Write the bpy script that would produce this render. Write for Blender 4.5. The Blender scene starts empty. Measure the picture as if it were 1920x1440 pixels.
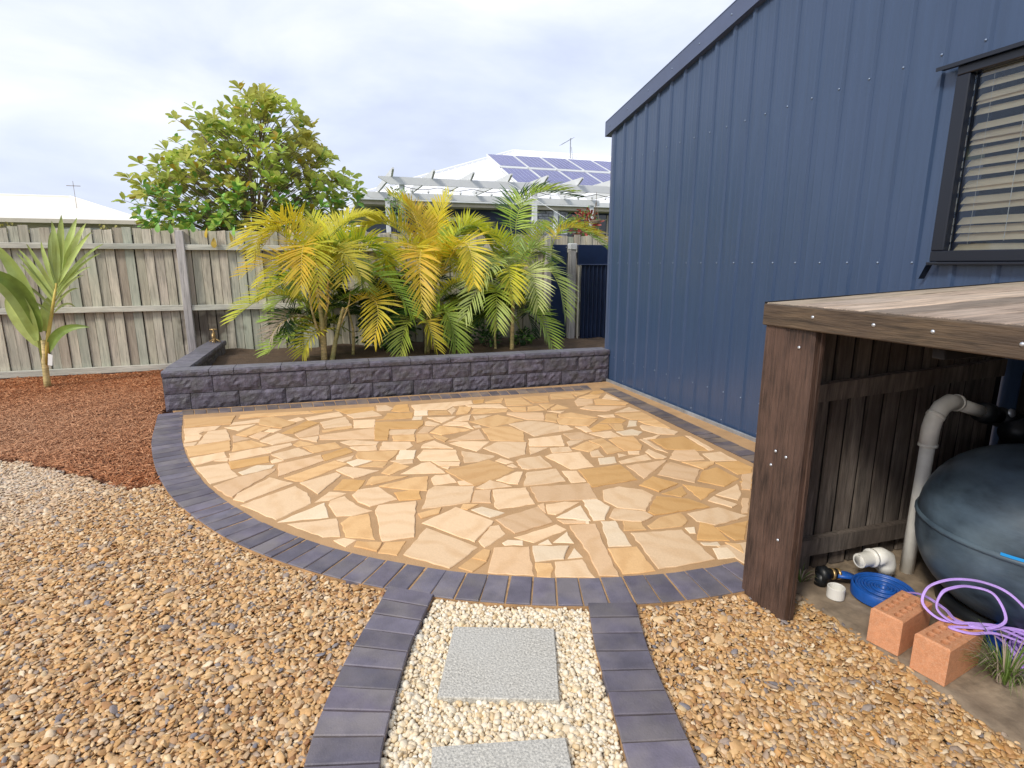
import bpy, math, random
import numpy as np
from mathutils import Vector, Matrix, noise as mnoise
random.seed(7); rng = np.random.default_rng(7)
R = math.radians
sc = bpy.context.scene
col = sc.collection

# ------------------------------------------------------------------ camera
CAM_H = 1.5
cam_d = bpy.data.cameras.new('camera'); cam = bpy.data.objects.new('camera', cam_d); col.objects.link(cam)
cam_d.sensor_width = 36.0; cam_d.lens = 36.0*1060/1920
cam_d.clip_end = 600; cam_d.clip_start = 0.02
cam.location = (0, 0, CAM_H)
cam.rotation_euler = (R(90-12.0357), 0, R(-18.4694))
sc.camera = cam

# ------------------------------------------------------------------ world: cloudy daylight
SUN_ELEV, SUN_AZ = 41.0, 238.0          # azimuth clockwise from +Y
w = bpy.data.worlds.new('World'); sc.world = w; w.use_nodes = True
nt = w.node_tree; nt.nodes.clear()
wo = nt.nodes.new('ShaderNodeOutputWorld')
sky = nt.nodes.new('ShaderNodeTexSky'); sky.sky_type = 'NISHITA'; sky.sun_disc = False
sky.sun_elevation = R(SUN_ELEV); sky.sun_rotation = R(SUN_AZ); sky.air_density = 1.0; sky.dust_density = 2.0
b1 = nt.nodes.new('ShaderNodeBackground'); b1.inputs[1].default_value = 0.10
nt.links.new(sky.outputs[0], b1.inputs[0])
tc = nt.nodes.new('ShaderNodeTexCoord')
mp = nt.nodes.new('ShaderNodeMapping'); mp.inputs['Scale'].default_value = (1.0, 1.0, 2.6); mp.inputs['Location'].default_value = (0.35, 0.1, 0.2)
nt.links.new(tc.outputs['Generated'], mp.inputs[0])
n1 = nt.nodes.new('ShaderNodeTexNoise'); n1.inputs['Scale'].default_value = 2.3; n1.inputs['Detail'].default_value = 6; n1.inputs['Roughness'].default_value = 0.52; n1.inputs['Distortion'].default_value = 0.25
nt.links.new(mp.outputs[0], n1.inputs['Vector'])
cr = nt.nodes.new('ShaderNodeValToRGB')
e = cr.color_ramp.elements
e[0].position = 0.32; e[0].color = (0.39, 0.425, 0.53, 1)
e[1].position = 0.66; e[1].color = (0.63, 0.645, 0.70, 1)
x = e.new(0.46); x.color = (0.47, 0.51, 0.63, 1)
x = e.new(0.56); x.color = (0.55, 0.58, 0.67, 1)
nt.links.new(n1.outputs[0], cr.inputs[0])
b2 = nt.nodes.new('ShaderNodeBackground'); b2.inputs[1].default_value = 1.0
nt.links.new(cr.outputs[0], b2.inputs[0])
mx = nt.nodes.new('ShaderNodeMixShader'); mx.inputs[0].default_value = 0.88
nt.links.new(b1.outputs[0], mx.inputs[1]); nt.links.new(b2.outputs[0], mx.inputs[2])
nt.links.new(mx.outputs[0], wo.inputs[0])

# ------------------------------------------------------------------ sun behind thin cloud
sd = bpy.data.lights.new('sun', 'SUN'); sd.energy = 1.5; sd.angle = R(11); sd.color = (1.0, 0.93, 0.82)
so = bpy.data.objects.new('sun', sd); col.objects.link(so)
az, el = R(SUN_AZ), R(SUN_ELEV)
sdir = Vector((math.sin(az)*math.cos(el), math.cos(az)*math.cos(el), math.sin(el)))
so.rotation_euler = sdir.to_track_quat('Z', 'Y').to_euler(); so.location = (0, 0, 12)

vs = sc.view_settings
vs.view_transform = 'Standard'; vs.look = 'None'; vs.exposure = 0.82; vs.gamma = 1.0; vs.use_curve_mapping = False
sc.render.engine = 'CYCLES'
sc.cycles.max_bounces = 6; sc.cycles.transparent_max_bounces = 8

# ================================================================== helpers
def tag(o, label=None, cat=None, group=None, kind=None):
    if label: o['label'] = label
    if cat: o['category'] = cat
    if group: o['group'] = group
    if kind: o['kind'] = kind
    return o

def empty(name, loc=(0, 0, 0), rz=0.0):
    o = bpy.data.objects.new(name, None); col.objects.link(o)
    o.location = loc; o.rotation_euler = (0, 0, rz); o.empty_display_size = 0.1
    return o

def link_mesh(name, me, parent=None, loc=(0, 0, 0), rot=(0, 0, 0), scale=(1, 1, 1)):
    o = bpy.data.objects.new(name, me); col.objects.link(o)
    o.location = loc; o.rotation_euler = rot; o.scale = scale
    if parent: o.parent = parent
    return o

class MB:
    def __init__(s): s.v = []; s.f = []; s.m = []
    def add(s, vs, fs, mi=0):
        b = len(s.v); s.v.extend(tuple(p) for p in vs); s.f.extend(tuple(i+b for i in f) for f in fs); s.m.extend([mi]*len(fs))
        return s
    def box(s, a, b, ch=0.0, mi=0, M=None):
        (x0, y0, z0), (x1, y1, z1) = a, b
        if ch <= 0:
            vs = [(x, y, z) for x in (x0, x1) for y in (y0, y1) for z in (z0, z1)]
            fs = [(0, 1, 3, 2), (4, 6, 7, 5), (0, 4, 5, 1), (2, 3, 7, 6), (0, 2, 6, 4), (1, 5, 7, 3)]
        else:
            cx, cy, cz = (x0+x1)/2, (y0+y1)/2, (z0+z1)/2
            hx, hy, hz = (x1-x0)/2, (y1-y0)/2, (z1-z0)/2
            ch = min(ch, hx*.8, hy*.8, hz*.8)
            vs = []; idx = {}
            for sx in (-1, 1):
                for sy in (-1, 1):
                    for sz in (-1, 1):
                        for ax in range(3):
                            h = [hx-ch, hy-ch, hz-ch]; h[ax] += ch
                            idx[(sx, sy, sz, ax)] = len(vs)
                            vs.append((cx+sx*h[0], cy+sy*h[1], cz+sz*h[2]))
            fs = []
            S = (-1, 1)
            for sg in S:
                fs.append([idx[(sg, a_, b_, 0)] for a_, b_ in ((-1, -1), (1, -1), (1, 1), (-1, 1))][::sg])
                fs.append([idx[(a_, sg, b_, 1)] for a_, b_ in ((-1, -1), (1, -1), (1, 1), (-1, 1))][::-sg])
                fs.append([idx[(a_, b_, sg, 2)] for a_, b_ in ((-1, -1), (1, -1), (1, 1), (-1, 1))][::sg])
            for p in S:
                for q in S:
                    fs.append([idx[(-1, p, q, 1)], idx[(1, p, q, 1)], idx[(1, p, q, 2)], idx[(-1, p, q, 2)]][::p*q])
                    fs.append([idx[(p, -1, q, 0)], idx[(p, 1, q, 0)], idx[(p, 1, q, 2)], idx[(p, -1, q, 2)]][::-p*q])
                    fs.append([idx[(p, q, -1, 0)], idx[(p, q, 1, 0)], idx[(p, q, 1, 1)], idx[(p, q, -1, 1)]][::p*q])
                    for r_ in S:
                        fs.append([idx[(p, q, r_, 0)], idx[(p, q, r_, 1)], idx[(p, q, r_, 2)]][::p*q*r_])
        if M is not None: vs = [M @ Vector(v) for v in vs]
        return s.add(vs, fs, mi)
    def tube(s, pts, rad, n=8, caps=True, mi=0, flat=1.0):
        pts = [Vector(p) for p in pts]; k = len(pts)
        if not hasattr(rad, '__len__'): rad = [rad]*k
        T = [(pts[min(i+1, k-1)]-pts[max(i-1, 0)]).normalized() for i in range(k)]
        up = Vector((0, 0, 1)) if abs(T[0].z) < .9 else Vector((1, 0, 0))
        N = (up - T[0]*up.dot(T[0])).normalized()
        vs = []
        for i in range(k):
            N = (N - T[i]*N.dot(T[i])).normalized(); B = T[i].cross(N)
            for j in range(n):
                a = 2*math.pi*j/n
                vs.append(pts[i]+(N*math.cos(a)*flat+B*math.sin(a))*rad[i])
        fs = [(i*n+j, i*n+(j+1) % n, (i+1)*n+(j+1) % n, (i+1)*n+j) for i in range(k-1) for j in range(n)]
        if caps: fs += [tuple(range(n))[::-1], tuple((k-1)*n+j for j in range(n))]
        return s.add(vs, fs, mi)
    def lathe(s, prof, n=24, c=(0, 0, 0), mi=0, M=None):
        vs = []; k = len(prof)
        for r_, z in prof:
            for j in range(n):
                a = 2*math.pi*j/n; vs.append(Vector((c[0]+r_*math.cos(a), c[1]+r_*math.sin(a), c[2]+z)))
        if M is not None: vs = [M @ v for v in vs]
        fs = [(i*n+j, i*n+(j+1) % n, (i+1)*n+(j+1) % n, (i+1)*n+j) for i in range(k-1) for j in range(n)]
        return s.add(vs, fs, mi)
    def prism(s, P, z0, z1, ch=0.0, mi=0, bottom=False, zj=None):
        """outline P (ccw) to a solid with a chamfered top edge"""
        k = len(P); P = [Vector((p[0], p[1])) for p in P]
        ins = []
        for i in range(k):
            a = (P[i]-P[i-1]); b = (P[(i+1) % k]-P[i])
            a = a.normalized() if a.length > 1e-9 else Vector((1, 0)); b = b.normalized() if b.length > 1e-9 else a
            n_ = Vector((-a.y-b.y, a.x+b.x)); n_ = n_.normalized() if n_.length > 1e-6 else Vector((-a.y, a.x))
            ins.append(P[i]+n_*ch)
        zt = lambda p: z1 + (zj(p) if zj else 0)
        vs = [(p.x, p.y, z0) for p in P]+[(p.x, p.y, zt(p)-ch*.8) for p in P]
        fs = [(i, (i+1) % k, k+(i+1) % k, k+i) for i in range(k)]
        if ch > 0:
            vs += [(p.x, p.y, zt(p)) for p in ins]
            fs += [(k+i, k+(i+1) % k, 2*k+(i+1) % k, 2*k+i) for i in range(k)]
            fs.append(tuple(2*k+i for i in range(k)))
        else: fs.append(tuple(k+i for i in range(k)))
        if bottom: fs.append(tuple(range(k))[::-1])
        return s.add(vs, fs, mi)
    def mesh(s, name, mats, smooth=False):
        me = bpy.data.meshes.new(name); me.from_pydata(s.v, [], s.f)
        for m_ in (mats if isinstance(mats, (list, tuple)) else [mats]): me.materials.append(m_)
        if any(s.m): me.polygons.foreach_set('material_index', s.m)
        if smooth: me.polygons.foreach_set('use_smooth', [True]*len(s.f))
        me.update()
        return me
    def build(s, name, mats, parent=None, smooth=False, loc=(0, 0, 0), recenter=False, rot=(0, 0, 0)):
        if recenter and s.v:
            c = np.mean(np.array([tuple(v) for v in s.v]), axis=0)
            s.v = [(v[0]-c[0], v[1]-c[1], v[2]-c[2]) for v in s.v]; loc = tuple(c)
        return link_mesh(name, s.mesh(name, mats, smooth), parent, loc, rot)

def bez(a, b, c, n):
    """curve through a, b (middle), c"""
    a, b, c = Vector(a), Vector(b), Vector(c); q = b*2-(a+c)*.5
    return [a*(1-t)**2+q*2*t*(1-t)+c*t*t for t in [i/(n-1) for i in range(n)]]

def crom(P, n=8):
    P = [np.array(p, float) for p in P]; P = [2*P[0]-P[1]]+P+[2*P[-1]-P[-2]]; out = []
    for i in range(1, len(P)-2):
        for j in range(n):
            t = j/n
            out.append(.5*((2*P[i])+(-P[i-1]+P[i+1])*t+(2*P[i-1]-5*P[i]+4*P[i+1]-P[i+2])*t*t+(-P[i-1]+3*P[i]-3*P[i+1]+P[i+2])*t**3))
    out.append(P[-2]); return out

# ---- materials
def nodes(name):
    m = bpy.data.materials.new(name); m.use_nodes = True; t = m.node_tree
    return m, t, t.nodes['Principled BSDF'], t.nodes, t.links

def C4(c): return (c[0], c[1], c[2], 1)

def pmat(name, base, rough=.7, dark=.7, light=1.25, scale=6, detail=6, stretch=(1, 1, 1), objvar=.15, huevar=.0, bump=.2, bscale=60,
         bstretch=None, metallic=0, spec=.5, coords='Object', tint=None, tscale=1.5, tamt=.5, trans=0, bdist=.004, cracks=None):
    m, t, p, N, L = nodes(name)
    tc = N.new('ShaderNodeTexCoord'); src = tc.outputs['Object']
    oi = N.new('ShaderNodeObjectInfo')
    if coords == 'World':
        g = N.new('ShaderNodeNewGeometry'); src = g.outputs['Position']
    off = N.new('ShaderNodeVectorMath'); off.operation = 'SCALE'; off.inputs[0].default_value = (37, 53, 71); L.new(oi.outputs['Random'], off.inputs['Scale'])
    ad = N.new('ShaderNodeVectorMath'); ad.operation = 'ADD'; L.new(src, ad.inputs[0]); L.new(off.outputs[0], ad.inputs[1])
    mp = N.new('ShaderNodeMapping'); mp.inputs['Scale'].default_value = stretch; L.new(ad.outputs[0], mp.inputs[0])
    n = N.new('ShaderNodeTexNoise'); n.inputs['Scale'].default_value = scale; n.inputs['Detail'].default_value = detail; n.inputs['Roughness'].default_value = .6
    L.new(mp.outputs[0], n.inputs['Vector'])
    cr = N.new('ShaderNodeValToRGB'); cr.color_ramp.elements[0].position = .3; cr.color_ramp.elements[1].position = .7
    cr.color_ramp.elements[0].color = C4([c*dark for c in base]); cr.color_ramp.elements[1].color = C4([min(1, c*light) for c in base])
    L.new(n.outputs[0], cr.inputs[0]); c = cr.outputs[0]
    if tint is not None:
        n2 = N.new('ShaderNodeTexNoise'); n2.inputs['Scale'].default_value = tscale; n2.inputs['Detail'].default_value = 4
        L.new(ad.outputs[0], n2.inputs['Vector'])
        r2 = N.new('ShaderNodeMapRange'); r2.inputs[1].default_value = .42; r2.inputs[2].default_value = .66; r2.inputs[4].default_value = tamt; L.new(n2.outputs[0], r2.inputs[0])
        mx = N.new('ShaderNodeMixRGB'); L.new(r2.outputs[0], mx.inputs[0]); L.new(c, mx.inputs[1]); mx.inputs[2].default_value = C4(tint); c = mx.outputs[0]
    if cracks is not None:
        m5 = N.new('ShaderNodeMapping'); m5.inputs['Scale'].default_value = cracks; L.new(ad.outputs[0], m5.inputs[0])
        n5 = N.new('ShaderNodeTexNoise'); n5.inputs['Scale'].default_value = 1; n5.inputs['Detail'].default_value = 5; n5.inputs['Roughness'].default_value = .65; n5.inputs['Distortion'].default_value = .3; L.new(m5.outputs[0], n5.inputs['Vector'])
        r5 = N.new('ShaderNodeMapRange'); r5.inputs[1].default_value = .54; r5.inputs[2].default_value = .68; r5.inputs[4].default_value = .72; L.new(n5.outputs[0], r5.inputs[0])
        x5 = N.new('ShaderNodeMixRGB'); L.new(r5.outputs[0], x5.inputs[0]); L.new(c, x5.inputs[1]); x5.inputs[2].default_value = C4([v*.28 for v in base]); c = x5.outputs[0]
    if objvar or huevar:
        hs = N.new('ShaderNodeHueSaturation')
        mr = N.new('ShaderNodeMapRange'); mr.inputs[3].default_value = 1-objvar; mr.inputs[4].default_value = 1+objvar; L.new(oi.outputs['Random'], mr.inputs[0]); L.new(mr.outputs[0], hs.inputs['Value'])
        if huevar:
            ml = N.new('ShaderNodeMath'); ml.operation = 'MULTIPLY'; ml.inputs[1].default_value = 13.7; L.new(oi.outputs['Random'], ml.inputs[0])
            fr = N.new('ShaderNodeMath'); fr.operation = 'FRACT'; L.new(ml.outputs[0], fr.inputs[0])
            m2 = N.new('ShaderNodeMapRange'); m2.inputs[3].default_value = .5-huevar; m2.inputs[4].default_value = .5+huevar; L.new(fr.outputs[0], m2.inputs[0]); L.new(m2.outputs[0], hs.inputs['Hue'])
        L.new(c, hs.inputs['Color']); c = hs.outputs[0]
    L.new(c, p.inputs['Base Color'])
    p.inputs['Roughness'].default_value = rough; p.inputs['Metallic'].default_value = metallic; p.inputs['Specular IOR Level'].default_value = spec
    if bump:
        mp2 = N.new('ShaderNodeMapping'); mp2.inputs['Scale'].default_value = bstretch or stretch; L.new(ad.outputs[0], mp2.inputs[0])
        nb = N.new('ShaderNodeTexNoise'); nb.inputs['Scale'].default_value = bscale; nb.inputs['Detail'].default_value = 4; L.new(mp2.outputs[0], nb.inputs['Vector'])
        b = N.new('ShaderNodeBump'); b.inputs['Strength'].default_value = bump; b.inputs['Distance'].default_value = bdist
        L.new(nb.outputs[0], b.inputs['Height']); L.new(b.outputs[0], p.inputs['Normal'])
    if trans:
        tr = N.new('ShaderNodeBsdfTranslucent'); L.new(c, tr.inputs[0]); ms = N.new('ShaderNodeMixShader'); ms.inputs[0].default_value = trans
        L.new(p.outputs[0], ms.inputs[1]); L.new(tr.outputs[0], ms.inputs[2]); L.new(ms.outputs[0], N['Material Output'].inputs[0])
    m['c'] = 1
    return m

def plain(name, c, rough=.5, metallic=0, spec=.5):
    m, t, p, N, L = nodes(name); p.inputs['Base Color'].default_value = C4(c); p.inputs['Roughness'].default_value = rough
    p.inputs['Metallic'].default_value = metallic; p.inputs['Specular IOR Level'].default_value = spec
    return m

def sandstone(name, base, dk, amt):
    m, t, p, N, L = nodes(name)
    tc = N.new('ShaderNodeTexCoord'); oi = N.new('ShaderNodeObjectInfo')
    ang = N.new('ShaderNodeMath'); ang.operation = 'MULTIPLY'; ang.inputs[1].default_value = 61.0; L.new(oi.outputs['Random'], ang.inputs[0])
    vr = N.new('ShaderNodeVectorRotate'); vr.rotation_type = 'Z_AXIS'; L.new(tc.outputs['Object'], vr.inputs['Vector']); L.new(ang.outputs[0], vr.inputs['Angle'])
    off = N.new('ShaderNodeVectorMath'); off.operation = 'SCALE'; off.inputs[0].default_value = (91, 13, 47); L.new(oi.outputs['Random'], off.inputs['Scale'])
    ad = N.new('ShaderNodeVectorMath'); ad.operation = 'ADD'; L.new(vr.outputs[0], ad.inputs[0]); L.new(off.outputs[0], ad.inputs[1])
    wv = N.new('ShaderNodeTexWave'); wv.inputs['Scale'].default_value = 2.1; wv.inputs['Distortion'].default_value = 16; wv.inputs['Detail'].default_value = 4; wv.inputs['Detail Scale'].default_value = .35; wv.inputs['Detail Roughness'].default_value = .7
    L.new(ad.outputs[0], wv.inputs['Vector'])
    n = N.new('ShaderNodeTexNoise'); n.inputs['Scale'].default_value = 5.0; n.inputs['Detail'].default_value = 5; L.new(ad.outputs[0], n.inputs['Vector'])
    f = N.new('ShaderNodeMath'); f.operation = 'MULTIPLY'; L.new(wv.outputs['Fac'], f.inputs[0]); L.new(n.outputs[0], f.inputs[1])
    mr = N.new('ShaderNodeMapRange'); mr.inputs[1].default_value = .22; mr.inputs[2].default_value = .75; mr.inputs[4].default_value = amt; L.new(f.outputs[0], mr.inputs[0])
    mx = N.new('ShaderNodeMixRGB'); mx.inputs[1].default_value = C4(base); mx.inputs[2].default_value = C4(dk); L.new(mr.outputs[0], mx.inputs[0])
    nf = N.new('ShaderNodeTexNoise'); nf.inputs['Scale'].default_value = 130; nf.inputs['Detail'].default_value = 3; L.new(tc.outputs['Object'], nf.inputs['Vector'])
    mf = N.new('ShaderNodeMapRange'); mf.inputs[3].default_value = .86; mf.inputs[4].default_value = 1.12; L.new(nf.outputs[0], mf.inputs[0])
    mo = N.new('ShaderNodeMapRange'); mo.inputs[3].default_value = .9; mo.inputs[4].default_value = 1.1; L.new(oi.outputs['Random'], mo.inputs[0])
    mu = N.new('ShaderNodeMath'); mu.operation = 'MULTIPLY'; L.new(mf.outputs[0], mu.inputs[0]); L.new(mo.outputs[0], mu.inputs[1])
    hs = N.new('ShaderNodeHueSaturation'); L.new(mx.outputs[0], hs.inputs['Color']); L.new(mu.outputs[0], hs.inputs['Value'])
    L.new(hs.outputs[0], p.inputs['Base Color']); p.inputs['Roughness'].default_value = .72; p.inputs['Specular IOR Level'].default_value = .35
    n2 = N.new('ShaderNodeTexNoise'); n2.inputs['Scale'].default_value = 26; n2.inputs['Detail'].default_value = 7; L.new(ad.outputs[0], n2.inputs['Vector'])
    b = N.new('ShaderNodeBump'); b.inputs['Strength'].default_value = .35; b.inputs['Distance'].default_value = .006; L.new(n2.outputs[0], b.inputs['Height']); L.new(b.outputs[0], p.inputs['Normal'])
    return m

def stonemix(name, cols, rough=.55, dust=None, dustpos=(0, 0), dustr=1, val=1.0, sat=1.0, damt=.62):
    """a palette chosen per instance"""
    m, t, p, N, L = nodes(name)
    oi = N.new('ShaderNodeObjectInfo'); cr = N.new('ShaderNodeValToRGB'); cr.color_ramp.interpolation = 'LINEAR'
    el = cr.color_ramp.elements; k = len(cols)
    while len(el) < k: el.new(.5)
    for i, c in enumerate(cols): el[i].position = i/(k-1)*.999; el[i].color = C4(c)
    L.new(oi.outputs['Random'], cr.inputs[0])
    g = N.new('ShaderNodeNewGeometry'); n = N.new('ShaderNodeTexNoise'); n.inputs['Scale'].default_value = 90; n.inputs['Detail'].default_value = 3; L.new(g.outputs['Position'], n.inputs['Vector'])
    mr = N.new('ShaderNodeMapRange'); mr.inputs[3].default_value = .72*val; mr.inputs[4].default_value = 1.25*val; L.new(n.outputs[0], mr.inputs[0])
    hs = N.new('ShaderNodeHueSaturation'); hs.inputs['Saturation'].default_value = sat; L.new(cr.outputs[0], hs.inputs['Color']); L.new(mr.outputs[0], hs.inputs['Value']); c = hs.outputs[0]
    if dust:
        vm = N.new('ShaderNodeVectorMath'); vm.operation = 'DISTANCE'; vm.inputs[1].default_value = (dustpos[0], dustpos[1], 0); L.new(g.outputs['Position'], vm.inputs[0])
        nn = N.new('ShaderNodeTexNoise'); nn.inputs['Scale'].default_value = 1.7; L.new(g.outputs['Position'], nn.inputs['Vector'])
        a = N.new('ShaderNodeMath'); a.operation = 'ADD'; L.new(vm.outputs['Value'], a.inputs[0]); L.new(nn.outputs[0], a.inputs[1])
        m3 = N.new('ShaderNodeMapRange'); m3.inputs[1].default_value = .3+.4; m3.inputs[2].default_value = dustr+.5; m3.inputs[3].default_value = damt; m3.inputs[4].default_value = 0; L.new(a.outputs[0], m3.inputs[0])
        mx = N.new('ShaderNodeMixRGB'); L.new(m3.outputs[0], mx.inputs[0]); L.new(c, mx.inputs[1]); mx.inputs[2].default_value = C4(dust); c = mx.outputs[0]
    L.new(c, p.inputs['Base Color']); p.inputs['Roughness'].default_value = rough
    return m

def scatter(name, pts, scl, rot, idx, mat, protos, label, parent=None):
    """many small pieces instanced on the points of one object"""
    me = bpy.data.meshes.new(name); me.vertices.add(len(pts)); me.vertices.foreach_set('co', np.asarray(pts, np.float32).ravel())
    a = me.attributes.new('scl', 'FLOAT_VECTOR', 'POINT'); a.data.foreach_set('vector', np.asarray(scl, np.float32).ravel())
    a = me.attributes.new('rot', 'FLOAT_VECTOR', 'POINT'); a.data.foreach_set('vector', np.asarray(rot, np.float32).ravel())
    a = me.attributes.new('idx', 'INT', 'POINT'); a.data.foreach_set('value', np.asarray(idx, np.int32))
    me.materials.append(mat); me.update()
    o = link_mesh(name, me, parent); tag(o, label, None, None, 'stuff')
    ng = bpy.data.node_groups.new(name+'_scatter', 'GeometryNodeTree')
    ng.interface.new_socket('Geometry', in_out='INPUT', socket_type='NodeSocketGeometry'); ng.interface.new_socket('Geometry', in_out='OUTPUT', socket_type='NodeSocketGeometry')
    N, L = ng.nodes, ng.links
    gi = N.new('NodeGroupInput'); go = N.new('NodeGroupOutput')
    g2i = N.new('GeometryNodeGeometryToInstance')
    for k, (kind, seed, amp, nsc) in reversed(list(enumerate(protos))):
        if kind == 'pebble':
            s = N.new('GeometryNodeMeshIcoSphere'); s.inputs['Radius'].default_value = 1; s.inputs['Subdivisions'].default_value = 2
        else:
            s = N.new('GeometryNodeMeshCube'); s.inputs['Size'].default_value = (2, .16, .09); s.inputs['Vertices X'].default_value = 5
        geo = s.outputs['Mesh']
        sp = N.new('GeometryNodeSetPosition'); L.new(geo, sp.inputs[0])
        pos = N.new('GeometryNodeInputPosition'); ad = N.new('ShaderNodeVectorMath'); ad.operation = 'ADD'; ad.inputs[1].default_value = (seed*7.3, seed*3.1, seed*5.7); L.new(pos.outputs[0], ad.inputs[0])
        n = N.new('ShaderNodeTexNoise'); n.inputs['Scale'].default_value = nsc; n.inputs['Detail'].default_value = 1; L.new(ad.outputs[0], n.inputs['Vector'])
        sb = N.new('ShaderNodeVectorMath'); sb.operation = 'SUBTRACT'; sb.inputs[1].default_value = (.5, .5, .5); L.new(n.outputs['Color'], sb.inputs[0])
        s2 = N.new('ShaderNodeVectorMath'); s2.operation = 'SCALE'; s2.inputs['Scale'].default_value = amp; L.new(sb.outputs[0], s2.inputs[0]); L.new(s2.outputs[0], sp.inputs['Offset'])
        ss = N.new('GeometryNodeSetShadeSmooth'); L.new(sp.outputs[0], ss.inputs[0]); ss.inputs['Shade Smooth'].default_value = (kind == 'pebble')
        sm = N.new('GeometryNodeSetMaterial'); sm.inputs['Material'].default_value = mat; L.new(ss.outputs[0], sm.inputs[0])
        L.new(sm.outputs[0], g2i.inputs[0])
    iop = N.new('GeometryNodeInstanceOnPoints'); iop.inputs['Pick Instance'].default_value = True
    L.new(gi.outputs[0], iop.inputs['Points']); L.new(g2i.outputs[0], iop.inputs['Instance'])
    def na(nm, ty):
        q = N.new('GeometryNodeInputNamedAttribute'); q.data_type = ty; q.inputs['Name'].default_value = nm; return q.outputs['Attribute']
    er = N.new('FunctionNodeEulerToRotation'); L.new(na('rot', 'FLOAT_VECTOR'), er.inputs[0])
    L.new(er.outputs[0], iop.inputs['Rotation']); L.new(na('scl', 'FLOAT_VECTOR'), iop.inputs['Scale']); L.new(na('idx', 'INT'), iop.inputs['Instance Index'])
    L.new(iop.outputs[0], go.inputs[0])
    md = o.modifiers.new('scatter', 'NODES'); md.node_group = ng
    return o

def inpoly(P, X, Y):
    P = np.asarray(P, float)[:, :2]; c = np.zeros(len(X), bool); j = len(P)-1
    for i in range(len(P)):
        xi, yi = P[i]; xj, yj = P[j]
        m = ((yi > Y) != (yj > Y)); m &= X < (xj-xi)*(Y-yi)/((yj-yi) if yj != yi else 1e-9)+xi
        c ^= m; j = i
    return c

# ================================================================== materials
M_soil = pmat('soil', (.10, .065, .04), rough=.95, scale=9, bump=.6, bscale=40, bdist=.02, objvar=0)
M_turf = pmat('turf', (.09, .12, .04), rough=.95, scale=2, bump=.6, bscale=50, bdist=.02, objvar=0, tint=(.2, .16, .09))
M_gravelbed = pmat('gravel_bed', (.30, .18, .085), rough=.9, scale=45, detail=3, dark=.35, light=1.7, bump=1, bscale=60, bdist=.02, objvar=0)
M_mulchbed = pmat('mulch_bed', (.16, .062, .03), rough=.95, scale=40, detail=4, dark=.4, light=1.6, bump=1, bscale=50, bdist=.02, objvar=0)
M_grout = pmat('grout', (.47, .285, .135), rough=.9, scale=5, dark=.85, light=1.13, bump=.5, bscale=120, objvar=0)
M_sand = pmat('sand', (.44, .27, .13), rough=.95, scale=14, dark=.6, light=1.25, bump=.6, bscale=90, objvar=0)
ST = {'c': sandstone('cream_sandstone', (.80, .565, .335), (.66, .41, .20), .6),
      'w': sandstone('pale_sandstone', (.82, .645, .43), (.72, .51, .29), .4),
      't': sandstone('tan_sandstone', (.72, .45, .205), (.56, .31, .12), .7),
      'g': sandstone('golden_sandstone', (.66, .385, .145), (.52, .27, .08), .6),
      'o': sandstone('orange_sandstone', (.69, .42, .185), (.55, .29, .10), .6),
      'p': sandstone('pink_sandstone', (.72, .48, .27), (.58, .35, .16), .6)}
M_paver = pmat('charcoal_paver', (.128, .114, .142), rough=.55, scale=9, dark=.75, light=1.3, objvar=.22, huevar=.02, bump=.45, bscale=150, tint=(.25, .22, .19), tscale=6, tamt=.42, bdist=.003)
M_paver_dusty = pmat('dusty_paver', (.12, .10, .105), rough=.7, scale=9, dark=.75, light=1.3, objvar=.18, bump=.35, bscale=150, tint=(.30, .22, .14), tscale=3.5, tamt=.7)
M_block = pmat('charcoal_block', (.088, .079, .104), rough=.6, scale=16, dark=.5, light=1.8, objvar=.12, huevar=.02, bump=.9, bscale=70, bdist=.008, tint=(.085, .085, .06), tscale=7, tamt=.4)
M_cap = pmat('charcoal_cap', (.155, .15, .18), rough=.5, scale=12, dark=.7, light=1.35, objvar=.1, bump=.5, bscale=90, tint=(.16, .16, .17), tscale=4, tamt=.5)
M_slab = pmat('exposed_concrete', (.55, .525, .455), rough=.8, scale=120, detail=3, dark=.5, light=1.3, objvar=.03, bump=.8, bscale=130, bdist=.006, tint=(.52, .51, .46), tscale=4, tamt=.4)
M_conc = pmat('dirty_concrete', (.30, .235, .165), rough=.9, scale=12, dark=.55, light=1.35, objvar=0, bump=.6, bscale=60, tint=(.17, .12, .08), tscale=4, tamt=.7)

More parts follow.
